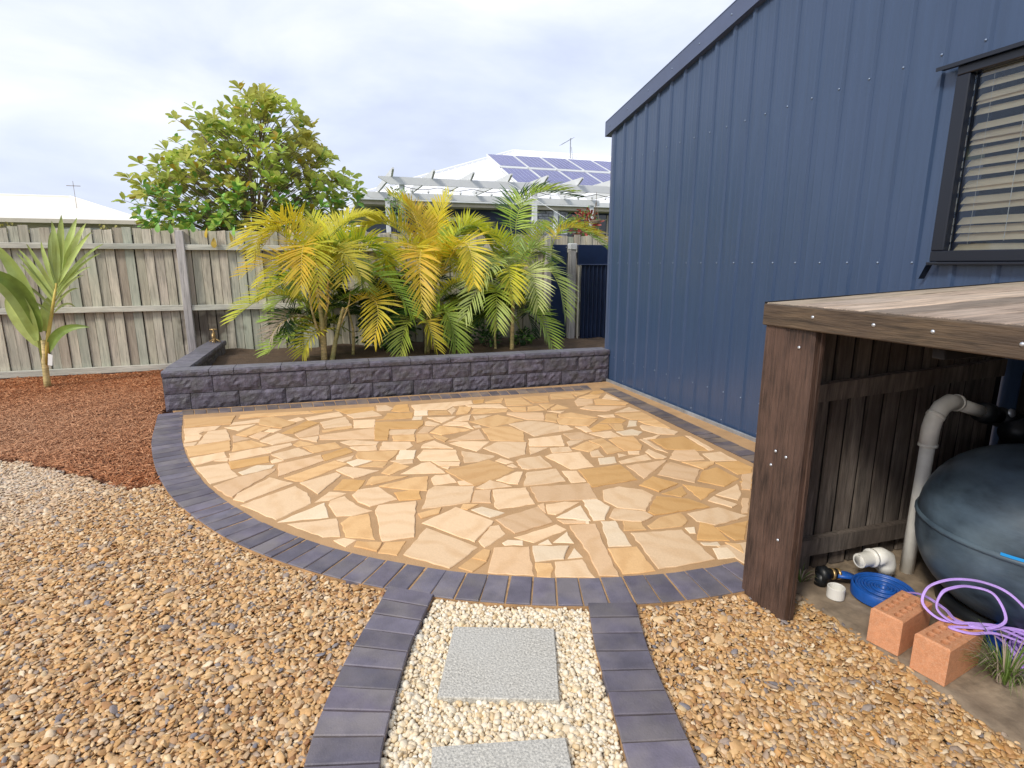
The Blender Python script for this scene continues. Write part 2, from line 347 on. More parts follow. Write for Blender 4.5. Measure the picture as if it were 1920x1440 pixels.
def fence_wood(name, base, stain=False):
    m = pmat(name, base, rough=.85, dark=.62, light=1.25, scale=5, detail=9, stretch=(5, 5, .55), objvar=.17, huevar=.012, bump=.5, bscale=16, bstretch=(8, 8, .5), bdist=.006, cracks=(70, 70, 3),
             tint=(.44, .48, .37), tscale=.9, tamt=.45)
    if stain:
        t = m.node_tree; N, L = t.nodes, t.links; p = N['Principled BSDF']; src = p.inputs['Base Color'].links[0].from_socket
        # a few boards cut from green treated pine
        oi = N.new('ShaderNodeObjectInfo'); a = N.new('ShaderNodeMath'); a.operation = 'MULTIPLY'; a.inputs[1].default_value = 91.7; L.new(oi.outputs['Random'], a.inputs[0])
        fr = N.new('ShaderNodeMath'); fr.operation = 'FRACT'; L.new(a.outputs[0], fr.inputs[0]); gt = N.new('ShaderNodeMapRange'); gt.inputs[1].default_value = .80; gt.inputs[2].default_value = .92; gt.inputs[4].default_value = .30; L.new(fr.outputs[0], gt.inputs[0])
        mx = N.new('ShaderNodeMixRGB'); L.new(gt.outputs[0], mx.inputs[0]); L.new(src, mx.inputs[1]); mx.inputs[2].default_value = (.34, .48, .38, 1)
        br = N.new('ShaderNodeMapRange'); br.inputs[1].default_value = .22; br.inputs[2].default_value = .05; br.inputs[4].default_value = .4; L.new(fr.outputs[0], br.inputs[0])
        m1 = N.new('ShaderNodeMixRGB'); L.new(br.outputs[0], m1.inputs[0]); L.new(mx.outputs[0], m1.inputs[1]); m1.inputs[2].default_value = (.25, .19, .13, 1)
        # wet stain behind the tap
        g = N.new('ShaderNodeNewGeometry'); mp = N.new('ShaderNodeMapping'); mp.vector_type = 'POINT'; mp.inputs['Location'].default_value = (1.52*1.25, 0, -.62*1.5); mp.inputs['Scale'].default_value = (1.25, 0, 1.5)
        L.new(g.outputs['Position'], mp.inputs[0]); ln = N.new('ShaderNodeVectorMath'); ln.operation = 'LENGTH'; L.new(mp.outputs[0], ln.inputs[0])
        nz = N.new('ShaderNodeTexNoise'); nz.inputs['Scale'].default_value = 5; L.new(g.outputs['Position'], nz.inputs['Vector'])
        ad = N.new('ShaderNodeMath'); ad.operation = 'ADD'; L.new(ln.outputs['Value'], ad.inputs[0]); L.new(nz.outputs[0], ad.inputs[1])
        mr = N.new('ShaderNodeMapRange'); mr.inputs[1].default_value = .72; mr.inputs[2].default_value = 1.0; mr.inputs[3].default_value = .85; mr.inputs[4].default_value = 0; L.new(ad.outputs[0], mr.inputs[0])
        m2 = N.new('ShaderNodeMixRGB'); L.new(mr.outputs[0], m2.inputs[0]); L.new(m1.outputs[0], m2.inputs[1]); m2.inputs[2].default_value = (.075, .055, .04, 1)
        L.new(m2.outputs[0], p.inputs['Base Color'])
    return m
M_fence = fence_wood('weathered_fence_board', (.57, .515, .41), True)
M_rail = pmat('weathered_rail', (.60, .58, .49), cracks=(3, 80, 80), rough=.85, dark=.7, light=1.2, scale=5, detail=9, stretch=(.6, 6, 6), objvar=.08, bump=.4, bscale=20, tint=(.34, .38, .33), tscale=1.2, tamt=.5)
M_post = pmat('weathered_post', (.46, .44, .42), cracks=(80, 80, 3), rough=.85, dark=.7, light=1.25, scale=5, detail=9, stretch=(6, 6, .5), objvar=.06, bump=.4, bscale=20)
M_shed = pmat('blue_steel', (.041, .073, .144), rough=.30, dark=.91, light=1.1, scale=3, stretch=(1, 7, .35), objvar=.02, bump=.06, bscale=3, bstretch=(1, 3, .5), bdist=.01, spec=.6, tint=(.046, .078, .155), tscale=1.4, tamt=.5)  # vertical tone streaks paint in streaky reflections along with water marks
M_shed2 = pmat('blue_steel_trim', (.075, .10, .18), rough=.35, dark=.9, light=1.1, scale=3, objvar=0, bump=0, spec=.6)
M_navy = pmat('navy_steel', (.012, .026, .075), rough=.4, dark=.85, light=1.15, scale=5, objvar=.05, bump=.05, spec=.5)
M_black = plain('black_aluminium', (.008, .011, .02), .35)
M_screw = plain('galvanised', (.55, .58, .62), .35, metallic=.7)
M_tek = plain('blue_grey_screw', (.16, .21, .30), .35, metallic=.3)
M_zinc = pmat('zinc_flashing', (.36, .38, .40), rough=.45, metallic=.4, objvar=0, bump=.1)
M_deck = pmat('silvered_deck', (.42, .33, .24), cracks=(4, 110, 60), rough=.75, dark=.42, light=1.45, scale=7, detail=10, stretch=(.6, 7, 7), objvar=.42, huevar=.015, bump=.8, bscale=22, bstretch=(.7, 10, 10), bdist=.006, tint=(.60, .52, .42), tscale=2.2, tamt=.4)
M_fascia = pmat('fascia_timber', (.10, .068, .04), cracks=(110, 4, 110), rough=.75, dark=.35, light=1.7, scale=11, detail=10, stretch=(7, .6, 7), objvar=.05, bump=.6, bscale=22, bstretch=(10, .7, 10), bdist=.005, tint=(.075, .05, .035), tscale=2.4, tamt=.8)
M_postw = pmat('brown_post_timber', (.046, .026, .018), cracks=(120, 120, 4), rough=.6, dark=.25, light=2.1, scale=11, detail=12, stretch=(7, 7, .7), objvar=.12, bump=.7, bscale=24, bstretch=(10, 10, .6), bdist=.006, tint=(.15, .085, .06), tscale=3.4, tamt=.6)
M_slat = pmat('grey_paling', (.15, .125, .105), cracks=(110, 110, 4), rough=.85, dark=.4, light=1.5, scale=7, detail=9, stretch=(6, 6, .6), objvar=.25, bump=.6, bscale=22, bstretch=(10, 10, .6), tint=(.07, .05, .04), tscale=2.5, tamt=.7)
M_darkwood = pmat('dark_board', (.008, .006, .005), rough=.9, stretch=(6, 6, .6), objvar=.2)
M_pvc = pmat('pvc', (.90, .89, .82), rough=.4, dark=.85, light=1.1, scale=8, objvar=0, bump=.05, tint=(.60, .57, .48), tscale=9, tamt=.35)
M_tank = pmat('black_poly', (.040, .060, .080), rough=.42, dark=.5, light=2.4, scale=4, detail=8, stretch=(1, 1, 2.5), objvar=0, bump=.3, bscale=30, tint=(.15, .21, .25), tscale=5.5, tamt=.45, spec=.5)
M_rubber = plain('black_fitting', (.01, .012, .014), .45)
M_bluehose = pmat('blue_layflat', (.012, .095, .40), rough=.4, dark=.75, light=1.25, scale=14, objvar=0, bump=.2)
M_blue = pmat('blue_plastic', (.01, .09, .50), rough=.35, objvar=0, bump=0)
M_purple = pmat('lilac_hose', (.50, .33, .80), rough=.45, dark=.8, light=1.2, scale=9, objvar=.1, bump=.1)
M_brass = plain('brass', (.55, .38, .17), .4, metallic=.7)
M_white = plain('white_plastic', (.80, .79, .74), .4)
M_brick = pmat('orange_brick', (.60, .265, .125), rough=.85, scale=40, dark=.86, light=1.12, objvar=.05, bump=.7, bscale=160, bdist=.003, tint=(.74, .46, .30), tscale=230, tamt=.4)
M_stem = pmat('palm_cane', (.74, .54, .25), rough=.6, scale=6, stretch=(2, 2, 7), dark=.5, light=1.35, objvar=.1, bump=.3, tint=(.16, .20, .05), tscale=3, tamt=.7)
FR = {'y': pmat('golden_frond', (.88, .63, .05), rough=.5, scale=3, dark=.8, light=1.2, objvar=.14, huevar=.018, bump=0, trans=.45, tint=(.56, .56, .06), tscale=2.2, tamt=.7),
      'yg': pmat('lime_frond', (.66, .66, .045), rough=.5, scale=3, dark=.75, light=1.25, objvar=.18, huevar=.02, bump=0, trans=.45, tint=(.66, .54, .08), tscale=2.2, tamt=.7),
      'g': pmat('green_frond', (.30, .46, .06), rough=.45, scale=3, dark=.7, light=1.35, objvar=.2, huevar=.02, bump=0, trans=.3, tint=(.40, .44, .07), tscale=2.5, tamt=.6),
      'p': pmat('pale_frond', (.52, .60, .20), rough=.42, scale=3, dark=.75, light=1.25, objvar=.12, huevar=.015, bump=0, trans=.3, tint=(.30, .40, .07), tscale=3, tamt=.6),
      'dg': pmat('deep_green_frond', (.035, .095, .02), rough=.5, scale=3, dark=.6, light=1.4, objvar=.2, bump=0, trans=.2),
      'd': pmat('dead_frond', (.42, .34, .26), rough=.8, scale=5, objvar=.1, bump=0, trans=.1)}
M_leaf = pmat('tree_leaf', (.50, .66, .15), rough=.42, scale=2.2, dark=.6, light=1.5, objvar=.22, huevar=.02, bump=0, trans=.55, tint=(.76, .72, .18), tscale=1.3, tamt=.75)
M_leafy = pmat('yellow_leaf', (.60, .42, .05), rough=.5, scale=2, objvar=.2, bump=0, trans=.3)
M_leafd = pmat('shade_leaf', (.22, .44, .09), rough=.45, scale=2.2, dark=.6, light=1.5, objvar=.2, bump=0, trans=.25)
M_bark = pmat('bark', (.22, .17, .12), rough=.9, scale=10, stretch=(2, 2, .6), objvar=.05, bump=.5)
M_roofw = pmat('white_roof', (.86, .87, .87), rough=.55, dark=.97, light=1.02, scale=2, objvar=0, bump=0)
M_paint = pmat('white_paint', (.74, .76, .76), rough=.5, dark=.93, light=1.04, scale=3, objvar=.03, bump=0)
M_creamroof = pmat('cream_roof', (.80, .76, .66), rough=.6, dark=.96, light=1.03, scale=2, objvar=0, bump=0)
M_hwall = pmat('navy_render', (.035, .05, .105), rough=.7, dark=.9, light=1.1, scale=3, objvar=0, bump=.1)
M_cream = pmat('cream_render', (.55, .50, .40), rough=.8, dark=.9, light=1.1, scale=3, objvar=0, bump=.1)
M_stonec = pmat('stacked_stone', (.36, .37, .40), rough=.8, dark=.6, light=1.3, scale=9, objvar=.35, huevar=.02, bump=.6, bscale=20)
M_solar = pmat('solar_cells', (.10, .10, .26), rough=.22, dark=.9, light=1.15, scale=2, objvar=.06, bump=0, spec=.8)
M_line = plain('cell_line', (.42, .42, .62), .4)
def glass(name, tintc=(.02, .03, .04), transp=True):
    m, t, p, N, L = nodes(name)
    gl = N.new('ShaderNodeBsdfGlossy'); gl.inputs['Roughness'].default_value = .03; gl.inputs[0].default_value = (.75, .85, 1, 1)
    tr = N.new('ShaderNodeBsdfTransparent'); tr.inputs[0].default_value = (.95, .97, .97, 1)
    fz = N.new('ShaderNodeFresnel'); fz.inputs['IOR'].default_value = 1.38
    ms = N.new('ShaderNodeMixShader'); L.new(fz.outputs[0], ms.inputs[0]); L.new(tr.outputs[0], ms.inputs[1]); L.new(gl.outputs[0], ms.inputs[2])
    L.new(ms.outputs[0], N['Material Output'].inputs[0]); return m
M_glass = glass('window_glass')
M_darkglass = plain('dark_room_glass', (.01, .013, .02), .08, spec=.8)

# ================================================================== ground and beds
PK = .9867      # things whose top stands 2 cm above the ground
OUT = [(-1.66, 6.44), (-1.60, 6.10), (-1.50, 5.55), (-1.40, 5.12), (-1.245, 4.60), (-1.04, 4.06), (-.81, 3.62), (-.565, 3.235), (-.32, 2.94), (-.09, 2.71), (.15, 2.515), (.42, 2.33), (.69, 2.19), (.97, 2.075), (1.27, 1.99), (1.53, 1.945), (1.80, 1.925), (2.05, 1.935)]
OUT = np.array(crom([(a*PK, b*PK) for a, b in OUT], 12))
def offset_curve(P, d):
    P = np.asarray(P); T = np.gradient(P, axis=0); T /= np.linalg.norm(T, axis=1)[:, None]
    return P+np.c_[-T[:, 1], T[:, 0]]*d
PW = .225
INN = offset_curve(OUT, PW+.012)
LO = [(.216, 2.485), (.049, 2.127), (-.035, 1.934), (-.105, 1.729), (-.145, 1.564), (-.18, 1.35), (-.19, 1.1), (-.18, .8)]
LI = [(.403, 2.348), (.262, 2.06), (.19, 1.87), (.125, 1.68), (.08, 1.52), (.05, 1.33), (.04, 1.1), (.05, .8)]
RI = [(1.05, 2.062), (.953, 1.804), (.905, 1.64), (.85, 1.45), (.797, 1.265), (.75, 1.08), (.72, .8)]
RO = [(1.253, 1.994), (1.145, 1.72), (1.085, 1.52), (1.03, 1.304), (.985, 1.14), (.95, .98), (.94, .75)]
LO, LI, RI, RO = [np.array([(a*PK, b*PK) for a, b in crom(q, 8)]) for q in (LO, LI, RI, RO)]
MUL = [(-9, 7.1), (-6, 6.6), (-4.2, 6.3), (-3.2, 5.75), (-2.465, 5.249), (-2.183, 5.053), (-1.88, 4.773), (-1.698, 4.622), (-1.45, 4.36), (-1.304, 4.261), (-1.08, 4.22)]

g = MB(); g.add([(-250, -250, -.07), (250, -250, -.07), (250, 250, -.07), (-250, 250, -.07)], [(0, 1, 2, 3)])
tag(g.build('ground', M_turf), 'dry grassy ground of the yards all around', kind='structure')
g = MB(); g.add([(-9, -4, -.026), (2.03, -4, -.026), (2.03, 6.4, -.026), (-9, 6.4, -.026)], [(0, 1, 2, 3)])
tag(g.build('gravel_bed', M_gravelbed), 'bed under the tan gravel', kind='structure')
def mulch_h(x, y):
    d_ = float(np.min(np.hypot(OUT[:, 0]-x, OUT[:, 1]-y)))
    return mulch_h0(x, y)*min(1, d_/.5)-.012*(1-min(1, d_/.5))
def mulch_h0(x, y):
    return .012+.05*mnoise.noise(Vector((x*.8, y*.8, 3)))+.02*mnoise.noise(Vector((x*3, y*3, 1)))
g = MB(); xs = np.linspace(-9, -.9, 82); ys = np.linspace(3.9, 9.3, 60)
vv = []
mulp = MUL+[(-.9, 4.2), (-.9, 9.4), (-9, 9.4)]
XX, YY = np.meshgrid(xs, ys); inm = inpoly(mulp, XX.ravel(), YY.ravel())
inm &= ~inpoly(np.vstack([OUT, [(2.3, 7), (-1.6, 7)]]), XX.ravel(), YY.ravel())
for (x, y, i_) in zip(XX.ravel(), YY.ravel(), inm): vv.append((x, y, mulch_h(x, y) if i_ else -.05))
n_ = len(xs)
g.add(vv, [(j*n_+i, j*n_+i+1, (j+1)*n_+i+1, (j+1)*n_+i) for j in range(len(ys)-1) for i in range(n_-1)])
tag(g.build('mulch_bed', M_mulchbed, smooth=True), 'low mound of soil under the red bark mulch', kind='structure')
# raised bed soil behind the block wall
g = MB(); nx, ny = 50, 24; vv = []
for j in range(ny):
    for i in range(nx):
        x = -1.42+5.9*i/(nx-1); y = 6.62+2.37*j/(ny-1); vv.append((x, y, .27+.05*mnoise.noise(Vector((x*2, y*2, 0)))))
g.add(vv, [(j*nx+i, j*nx+i+1, (j+1)*nx+i+1, (j+1)*nx+i) for j in range(ny-1) for i in range(nx-1)])
tag(g.build('garden_bed_soil', M_soil, smooth=True), 'dark soil in the raised bed behind the block wall', kind='structure')

# ------------------------------------------------------------------ patio of crazy paving
arc = [tuple(p) for p in INN if p[0] < 1.98]
patio_pts = [(-1.43, 6.30)]+[tuple(p) for p in offset_curve(OUT, PW-.03) if p[0] < 1.9][2:]+[(1.95, 2.10), (3.44, 2.05), (3.44, 6.36)]
g = MB(); g.prism(patio_pts, -.05, .0158)
patio = tag(g.build('patio', M_grout), 'fan shaped patio of cream and golden sandstone crazy paving in sandy grout', kind='structure')
STONES = '''o -1274,5721 -891,5710 -893,6025 -1337,6043
t -837,5898 -535,5892 -149,5880 -215,5995 -660,6037 -834,6041
g -123,5880 23,5925 35,5978 -183,5993
g 88,5912 170,5755 448,5807 451,5967 68,5977
c -1222,5476 -1115,5465 -1085,5527 -999,5554 -972,5678 -1271,5682
c -1176,5216 -1075,5264 -1074,5382 -1116,5448 -1216,5446
c -1159,5110 -1085,5107 -1081,5200 -1178,5185
c -1066,5116 -821,5179 -904,5529 -1050,5505
t -1061,4806 -785,4871 -822,5153 -1139,5070
c -980,4573 -895,4630 -786,4700 -826,4846 -1049,4761
c -772,4602 -764,4652 -795,4685 -861,4632
c -808,4130 -650,4230 -712,4380 -761,4546 -965,4513
c -885,5660 -643,5687 -650,5814 -869,5763
c -794,5455 -668,5635 -924,5604
t -697,5238 -523,5451 -657,5572 -791,5322
p -587,5117 -511,5281 -599,5347 -678,5232
c -485,5301 -428,5370 -531,5427 -562,5353
p -789,5096 -671,5162 -816,5306
t -759,4833 -510,4921 -647,5104 -785,5063
t -631,5603 -516,5487 -426,5419 -311,5556 -535,5883 -642,5832
c -298,5605 -230,5673 -293,5759 -381,5682
g -313,5215 -101,5486 -208,5603 -412,5248
p -261,5042 -97,5107 -96,5424 -302,5176
c -467,4916 -269,4994 -445,5259 -578,5065
c -461,4713 -312,4849 -328,4917 -533,4837
c -744,4592 -467,4692 -555,4853 -773,4780
g -710,4392 -463,4472 -478,4611 -748,4568
c -188,5617 124,5685 87,5866 -221,5735
c -48,5281 190,5309 143,5622 -86,5501
t -59,5159 185,5214 188,5279 -63,5222
c 204,5208 387,5185 415,5445 219,5481
p -88,4934 359,4818 380,5161 -87,5069
c -119,4879 -106,5041 -252,5022
t -263,4801 -141,4823 -250,4955 -304,4861
t -139,4588 77,4657 28,4814 -223,4773
g -57,4363 157,4512 111,4631 -80,4506
c -357,4490 -152,4572 -261,4755 -456,4646
c -433,4431 -360,4464 -416,4531 -445,4492
c 149,4695 354,4658 377,4713 166,4849 73,4815
c 201,4527 340,4504 352,4633 147,4649
p -375,4127 -65,4366 -89,4509 -383,4394
t -251,3993 -200,3980 102,4237 8,4341 -328,4089
w -611,4240 -440,4326 -422,4387 -540,4421 -648,4311
c 80,4304 140,4350 161,4426 33,4359
w 147,4172 283,4249 189,4329 108,4282
t 350,4086 392,4174 298,4231 186,4154
c 133,3917 311,4014 91,4173 26,4121
c 223,5544 491,5563 424,5791 168,5715
t 193,4319 401,4210 452,4287 505,4431 200,4492 182,4419
c 468,5776 596,5757 639,5839 575,5986 483,5992
g 609,5729 685,5657 781,5658 806,5950 676,5952
c 848,5687 1157,5603 1253,5719 1468,5750 1496,5906 845,5896 834,5824
g 1491,5768 1594,5776 1650,5910 1519,5898
t 1627,5739 1789,5711 1860,5895 1629,5791
c 1437,5583 1766,5463 1738,5649 1389,5704
t 1799,5567 2065,5499 2068,5866 1879,5872
o 2111,5588 2286,5571 2378,5831 2101,5884
t 2359,5684 2628,5650 2706,5914 2443,5905
t 1791,5320 1916,5278 1969,5445 1788,5495
t 1932,5273 2107,5267 2109,5448 1992,5437
t 2134,5258 2307,5449 2149,5502
t 2183,5227 2384,5257 2324,5428 2204,5307
w 807,5466 926,5448 958,5622 831,5655
w 759,5331 847,5310 871,5414 791,5432
o 944,5451 1150,5410 1143,5565 971,5599
c 1168,5390 1256,5585 1244,5677 1163,5568
t 1200,5357 1328,5387 1427,5616 1309,5675
t 1365,5374 1488,5333 1709,5324 1763,5416 1432,5541
g 496,5444 420,5423 768,5391 803,5580 560,5643
g 356,4776 463,4750 517,5073 759,5011 818,5107 847,5243 413,5347
c 497,4899 695,4843 742,4983 523,5038 501,4979
t 503,4704 674,4647 699,4807 521,4852
t 687,4584 843,4656 815,4796 722,4817
c 1012,5122 1182,5310 914,5347
c 846,5098 931,5038 982,5084 903,5224 869,5203
p 736,4872 823,4843 919,5000 824,5051
c 1208,5130 1272,5130 1341,5314 1244,5280 1132,5177
c 1005,5037 1165,4952 1236,4833 1243,5049 1131,5127 1087,5122
t 932,4736 1198,4809 1195,4839 970,5021 849,4845
c 1337,5116 1533,5250 1354,5266
t 1412,4839 1768,4964 1690,5088 1597,5229 1273,5080
p 1693,5219 1813,4979 1962,4908 2058,5166 1718,5279
t 1969,4885 2051,4795 2177,5080 2078,5113
c 2216,5099 2288,5159 2130,5212
c 1693,4447 2111,4552 2007,4774 1909,4868 1814,4920 1600,4878
c 1267,4853 1318,4863 1326,4922 1264,4923
t 1296,4445 1560,4341 1639,4592 1586,4773 1504,4823 1319,4809
p 1262,4506 1285,4802 952,4544
t 866,4649 912,4541 961,4617 924,4718 855,4748
c 569,4439 637,4516 632,4622 418,4693 370,4491
c 938,4346 836,4593 729,4526 701,4440
c 1107,4215 1273,4424 1041,4517 948,4481
c 1304,3981 1453,4028 1563,4295 1338,4386 1179,4265
c 1560,4199 1835,4122 1929,4406 1622,4389
c 1487,3988 1680,4110 1544,4161
c 1674,3988 1830,3968 1829,4081 1698,4095
w 468,4225 598,4203 645,4387 523,4428
c 645,4134 922,4041 951,4300 704,4382 636,4231
c 955,3983 1062,3981 1193,4039 1209,4062 995,4256
c 760,3979 893,3935 918,4006 723,4084
o 853,3655 906,3519 1060,3586 1260,3721 1143,3983 779,3858
c 1245,3855 1305,3882 1243,3990 1187,3947
c 1269,3767 1298,3770 1286,3844 1238,3815
c 1325,3729 1364,3692 1545,3687 1549,3943 1378,3931 1338,3892
c 1663,3604 1843,3605 1888,3928 1669,3959 1589,3921
c 490,4113 575,4105 584,4183 427,4201
t 384,3913 535,4037 446,4164 333,3972
c 763,3821 703,4078 635,4075 463,3905
c 801,3892 825,3935 766,3955
t 2686,5700 2882,5831 2955,5893 2705,5920
g 2910,5743 3083,5806 3115,5896 2991,5906 2906,5822
t 2764,5588 2892,5573 2982,5695 2869,5762 2690,5658
c 3065,5404 3072,5724 2915,5526
o 2721,5305 3012,5182 3084,5242 2998,5377 2872,5529 2803,5497
p 2507,5300 2699,5339 2793,5528 2659,5628 2575,5529
p 2490,5197 2580,5080 2699,5017 2976,5124 2589,5278
c 3021,4909 3000,5091 2748,4931
t 2775,4657 2998,4583 3012,4847 2788,4899 2730,4882
t 2152,4951 2373,4834 2496,4827 2328,5076 2182,5043
c 2567,4812 2668,4787 2697,4875 2541,4891
t 2058,4733 2287,4585 2468,4764 2103,4941
g 2638,4587 2704,4643 2682,4731 2569,4769 2423,4643
w 2714,4455 2798,4587 2736,4628 2607,4444
g 2243,4405 2447,4440 2477,4577 2397,4620 2260,4502
t 2460,4387 2538,4372 2615,4551 2500,4589
t 2824,4477 2882,4359 2963,4287 2997,4558 2819,4584
c 2696,4320 2756,4162 2886,4101 2958,4159 2931,4290 2779,4456 2743,4437
c 1959,4500 2104,4536 2097,4664 2022,4670
c 2179,4408 2236,4418 2259,4579 2157,4594
c 2253,4209 2404,4203 2402,4366 2195,4378
w 2445,4223 2570,4189 2655,4260 2613,4358 2441,4331
p 1960,4257 2079,4224 2176,4228 2123,4430 1963,4430
c 1861,4083 2048,4197 1934,4226 1896,4206
t 1960,3916 2114,4007 2059,4161 1869,4044
t 2118,4006 2096,3929 2078,3819 2232,3848 2221,4189 2086,4169
o 2245,3850 2384,3833 2450,3926 2509,4161 2353,4196 2265,4148
c 2578,4057 2665,4055 2758,4130 2566,4087
c 2507,3807 2549,3699 2567,4057 2519,4063
g 2593,3778 2883,3637 2924,4022 2609,4033
c 2893,3633 2946,3639 2988,4001 2952,4030
c 1734,3977 1836,3980 1855,4073 1781,4097
c 1932,3798 2020,3777 2046,3928 1968,3907
w 1910,3621 2044,3614 2090,3734 1962,3750
c 2119,3709 2203,3744 2157,3796
c 2239,3765 2311,3741 2353,3802 2267,3831
c 2079,3590 2337,3603 2361,3719 2085,3648
c 2381,3607 2438,3588 2480,3610 2450,3814 2391,3766
p 2531,3504 2728,3473 2793,3684 2631,3724 2493,3578
c 2758,3428 2945,3373 2962,3584 2798,3587
t 2587,3295 2718,3353 2766,3402 2528,3468
g 2759,3131 2872,3128 2957,3216 2945,3355 2761,3377
p 2076,3268 2431,3540 2380,3544 2090,3538
g 1658,3247 2011,3268 2041,3456 2047,3565 1710,3566
c 1557,3365 1661,3352 1683,3551 1585,3584
p 2364,3096 2549,3291 2439,3485 2393,3475 2208,3303
g 2516,2971 2699,3056 2705,3295 2567,3268 2408,3114
p 2594,2894 2643,2868 2873,3111 2780,3108
p -667,3870 -630,3829 -573,3966 -476,4121 -407,4259 -408,4295 -489,4274 -642,4198 -777,4071
c -547,3727 -405,3850 -273,3955 -432,4113 -604,3879 -617,3787
c -341,3389 -149,3573 -174,3745 -255,3893 -559,3674
c -104,3710 48,4013 17,4065 -220,3948
g 147,3685 203,3856 58,3927 -4,3752
t 288,3778 356,3843 364,3885 315,3901 254,3906 207,3763
c -37,3584 68,3659 -35,3718 -123,3576
c 137,3495 204,3396 371,3457 349,3526 281,3703 149,3687 111,3615
c 3,3321 86,3302 205,3333 120,3447 60,3609 -24,3563 -40,3501
w -49,3323 -71,3543 -322,3348
c -80,3074 9,3048 -4,3286 -268,3300
t 42,3033 188,2954 182,3287 72,3276 27,3216
c 37,2915 91,2973 30,3018 -22,3004
o 184,2816 221,2900 103,2953 84,2903
t 253,3752 492,3838 341,3879 266,3900 240,3773
t 478,3585 581,3540 632,3786 548,3796 295,3713
g 391,3432 519,3417 532,3539 476,3571 378,3565
c 229,2917 398,2914 485,3379 255,3390 230,3324
o 283,2740 347,2872 243,2893 199,2796
c 650,3620 800,3622 785,3781 691,3794 657,3753
c 817,3564 891,3539 861,3622 815,3624
c 808,3265 897,3508 653,3600 598,3547 506,3258
t 770,3165 844,3211 764,3243 736,3193
t 482,3129 589,3166 616,3235 504,3213 473,3202
c 702,2752 871,2957 704,3214 476,3066
c 514,2530 700,2685 485,2993 321,2731
w 869,3016 964,3046 863,3169 791,3146
c 954,3440 1138,3431 1033,3579 911,3476
c 1142,3487 1195,3458 1303,3659 1255,3675 1080,3568
c 1527,3401 1557,3646 1331,3643 1228,3405
p 929,3216 989,3406 889,3429 824,3260
c 943,3155 954,3112 1187,3112 1222,3369 1007,3404
p 1226,3131 1598,3058 1662,3315 1260,3370
p 917,2862 947,2773 1195,2837 1191,3060 898,2972
c 744,2673 890,2782 885,2889 833,2892 730,2753
c 1011,2642 1230,2725 1201,2798 928,2730
w 853,2662 937,2634 951,2676 881,2711 846,2688
w 1089,2590 1090,2644 1026,2611
w 1211,2569 1225,2695 1111,2606
w 948,2452 1088,2429 1165,2540 989,2598
w 1189,2419 1187,2507 1116,2426
o 709,2532 756,2632 725,2649 649,2585
o 615,2460 700,2522 639,2574 565,2516
p 888,2334 963,2601 786,2647 689,2425
t 904,2318 961,2289 1003,2358 1010,2404 940,2434
c 991,2284 1159,2223 1176,2389 1040,2412
p 1207,2965 1246,3094 1201,3083
c 1221,2955 1261,2925 1457,3036 1377,3074 1257,3073
w 1414,2787 1447,2992 1250,2886
p 1259,2796 1368,2764 1378,2783 1321,2815 1245,2853
c 1631,3014 1662,2901 1799,2804 1968,2986 1952,3094 1833,3195 1703,3168
w 1437,2787 1503,2773 1617,2921 1589,3043 1502,3063
c 1562,2745 1693,2678 1790,2721 1782,2786 1631,2887 1548,2786
g 2041,3033 2242,3115 2149,3284 1983,3170
g 2132,2915 2196,2948 2237,3060 2046,2998
g 2228,2837 2416,2944 2267,3081
g 1810,2780 1823,2730 2201,2726 2148,2865 1984,2967
c 2449,2754 2546,2841 2619,2974 2371,2870
c 2330,2678 2394,2705 2339,2848 2260,2804
c 2013,2579 2080,2503 2330,2541 2248,2698 2024,2684
t 1705,2577 1888,2553 1959,2602 1978,2704 1828,2689 1707,2625
w 1880,2468 1907,2456 1943,2514 1888,2524
g 1873,2388 2028,2322 2053,2499 2013,2550
g 2065,2317 2120,2312 2295,2489 2067,2475
w 1868,2323 1940,2290 1951,2329 1871,2349
w 1845,2176 1939,2166 1962,2261 1890,2272
t 2006,2186 2050,2263 1990,2303
p 2338,2590 2379,2582 2526,2748 2493,2769
t 1544,2609 1667,2582 1686,2667 1599,2711
w 1374,2475 1491,2446 1555,2733 1473,2753
p 1239,2455 1191,2233 1281,2198 1362,2515 1396,2620 1424,2731 1271,2756
t 1309,2204 1471,2186 1507,2413 1359,2443
w 1328,2782 1392,2756 1405,2784 1343,2812
c 1502,2194 1684,2185 1820,2185 1853,2507 1567,2567'''
polys = []
for ln in STONES.strip().split('\n'):
    q = ln.split(); polys.append((q[0], [tuple(int(v)/1000 for v in s.split(',')) for s in q[1:]]))
allp = [p for _, p in polys]
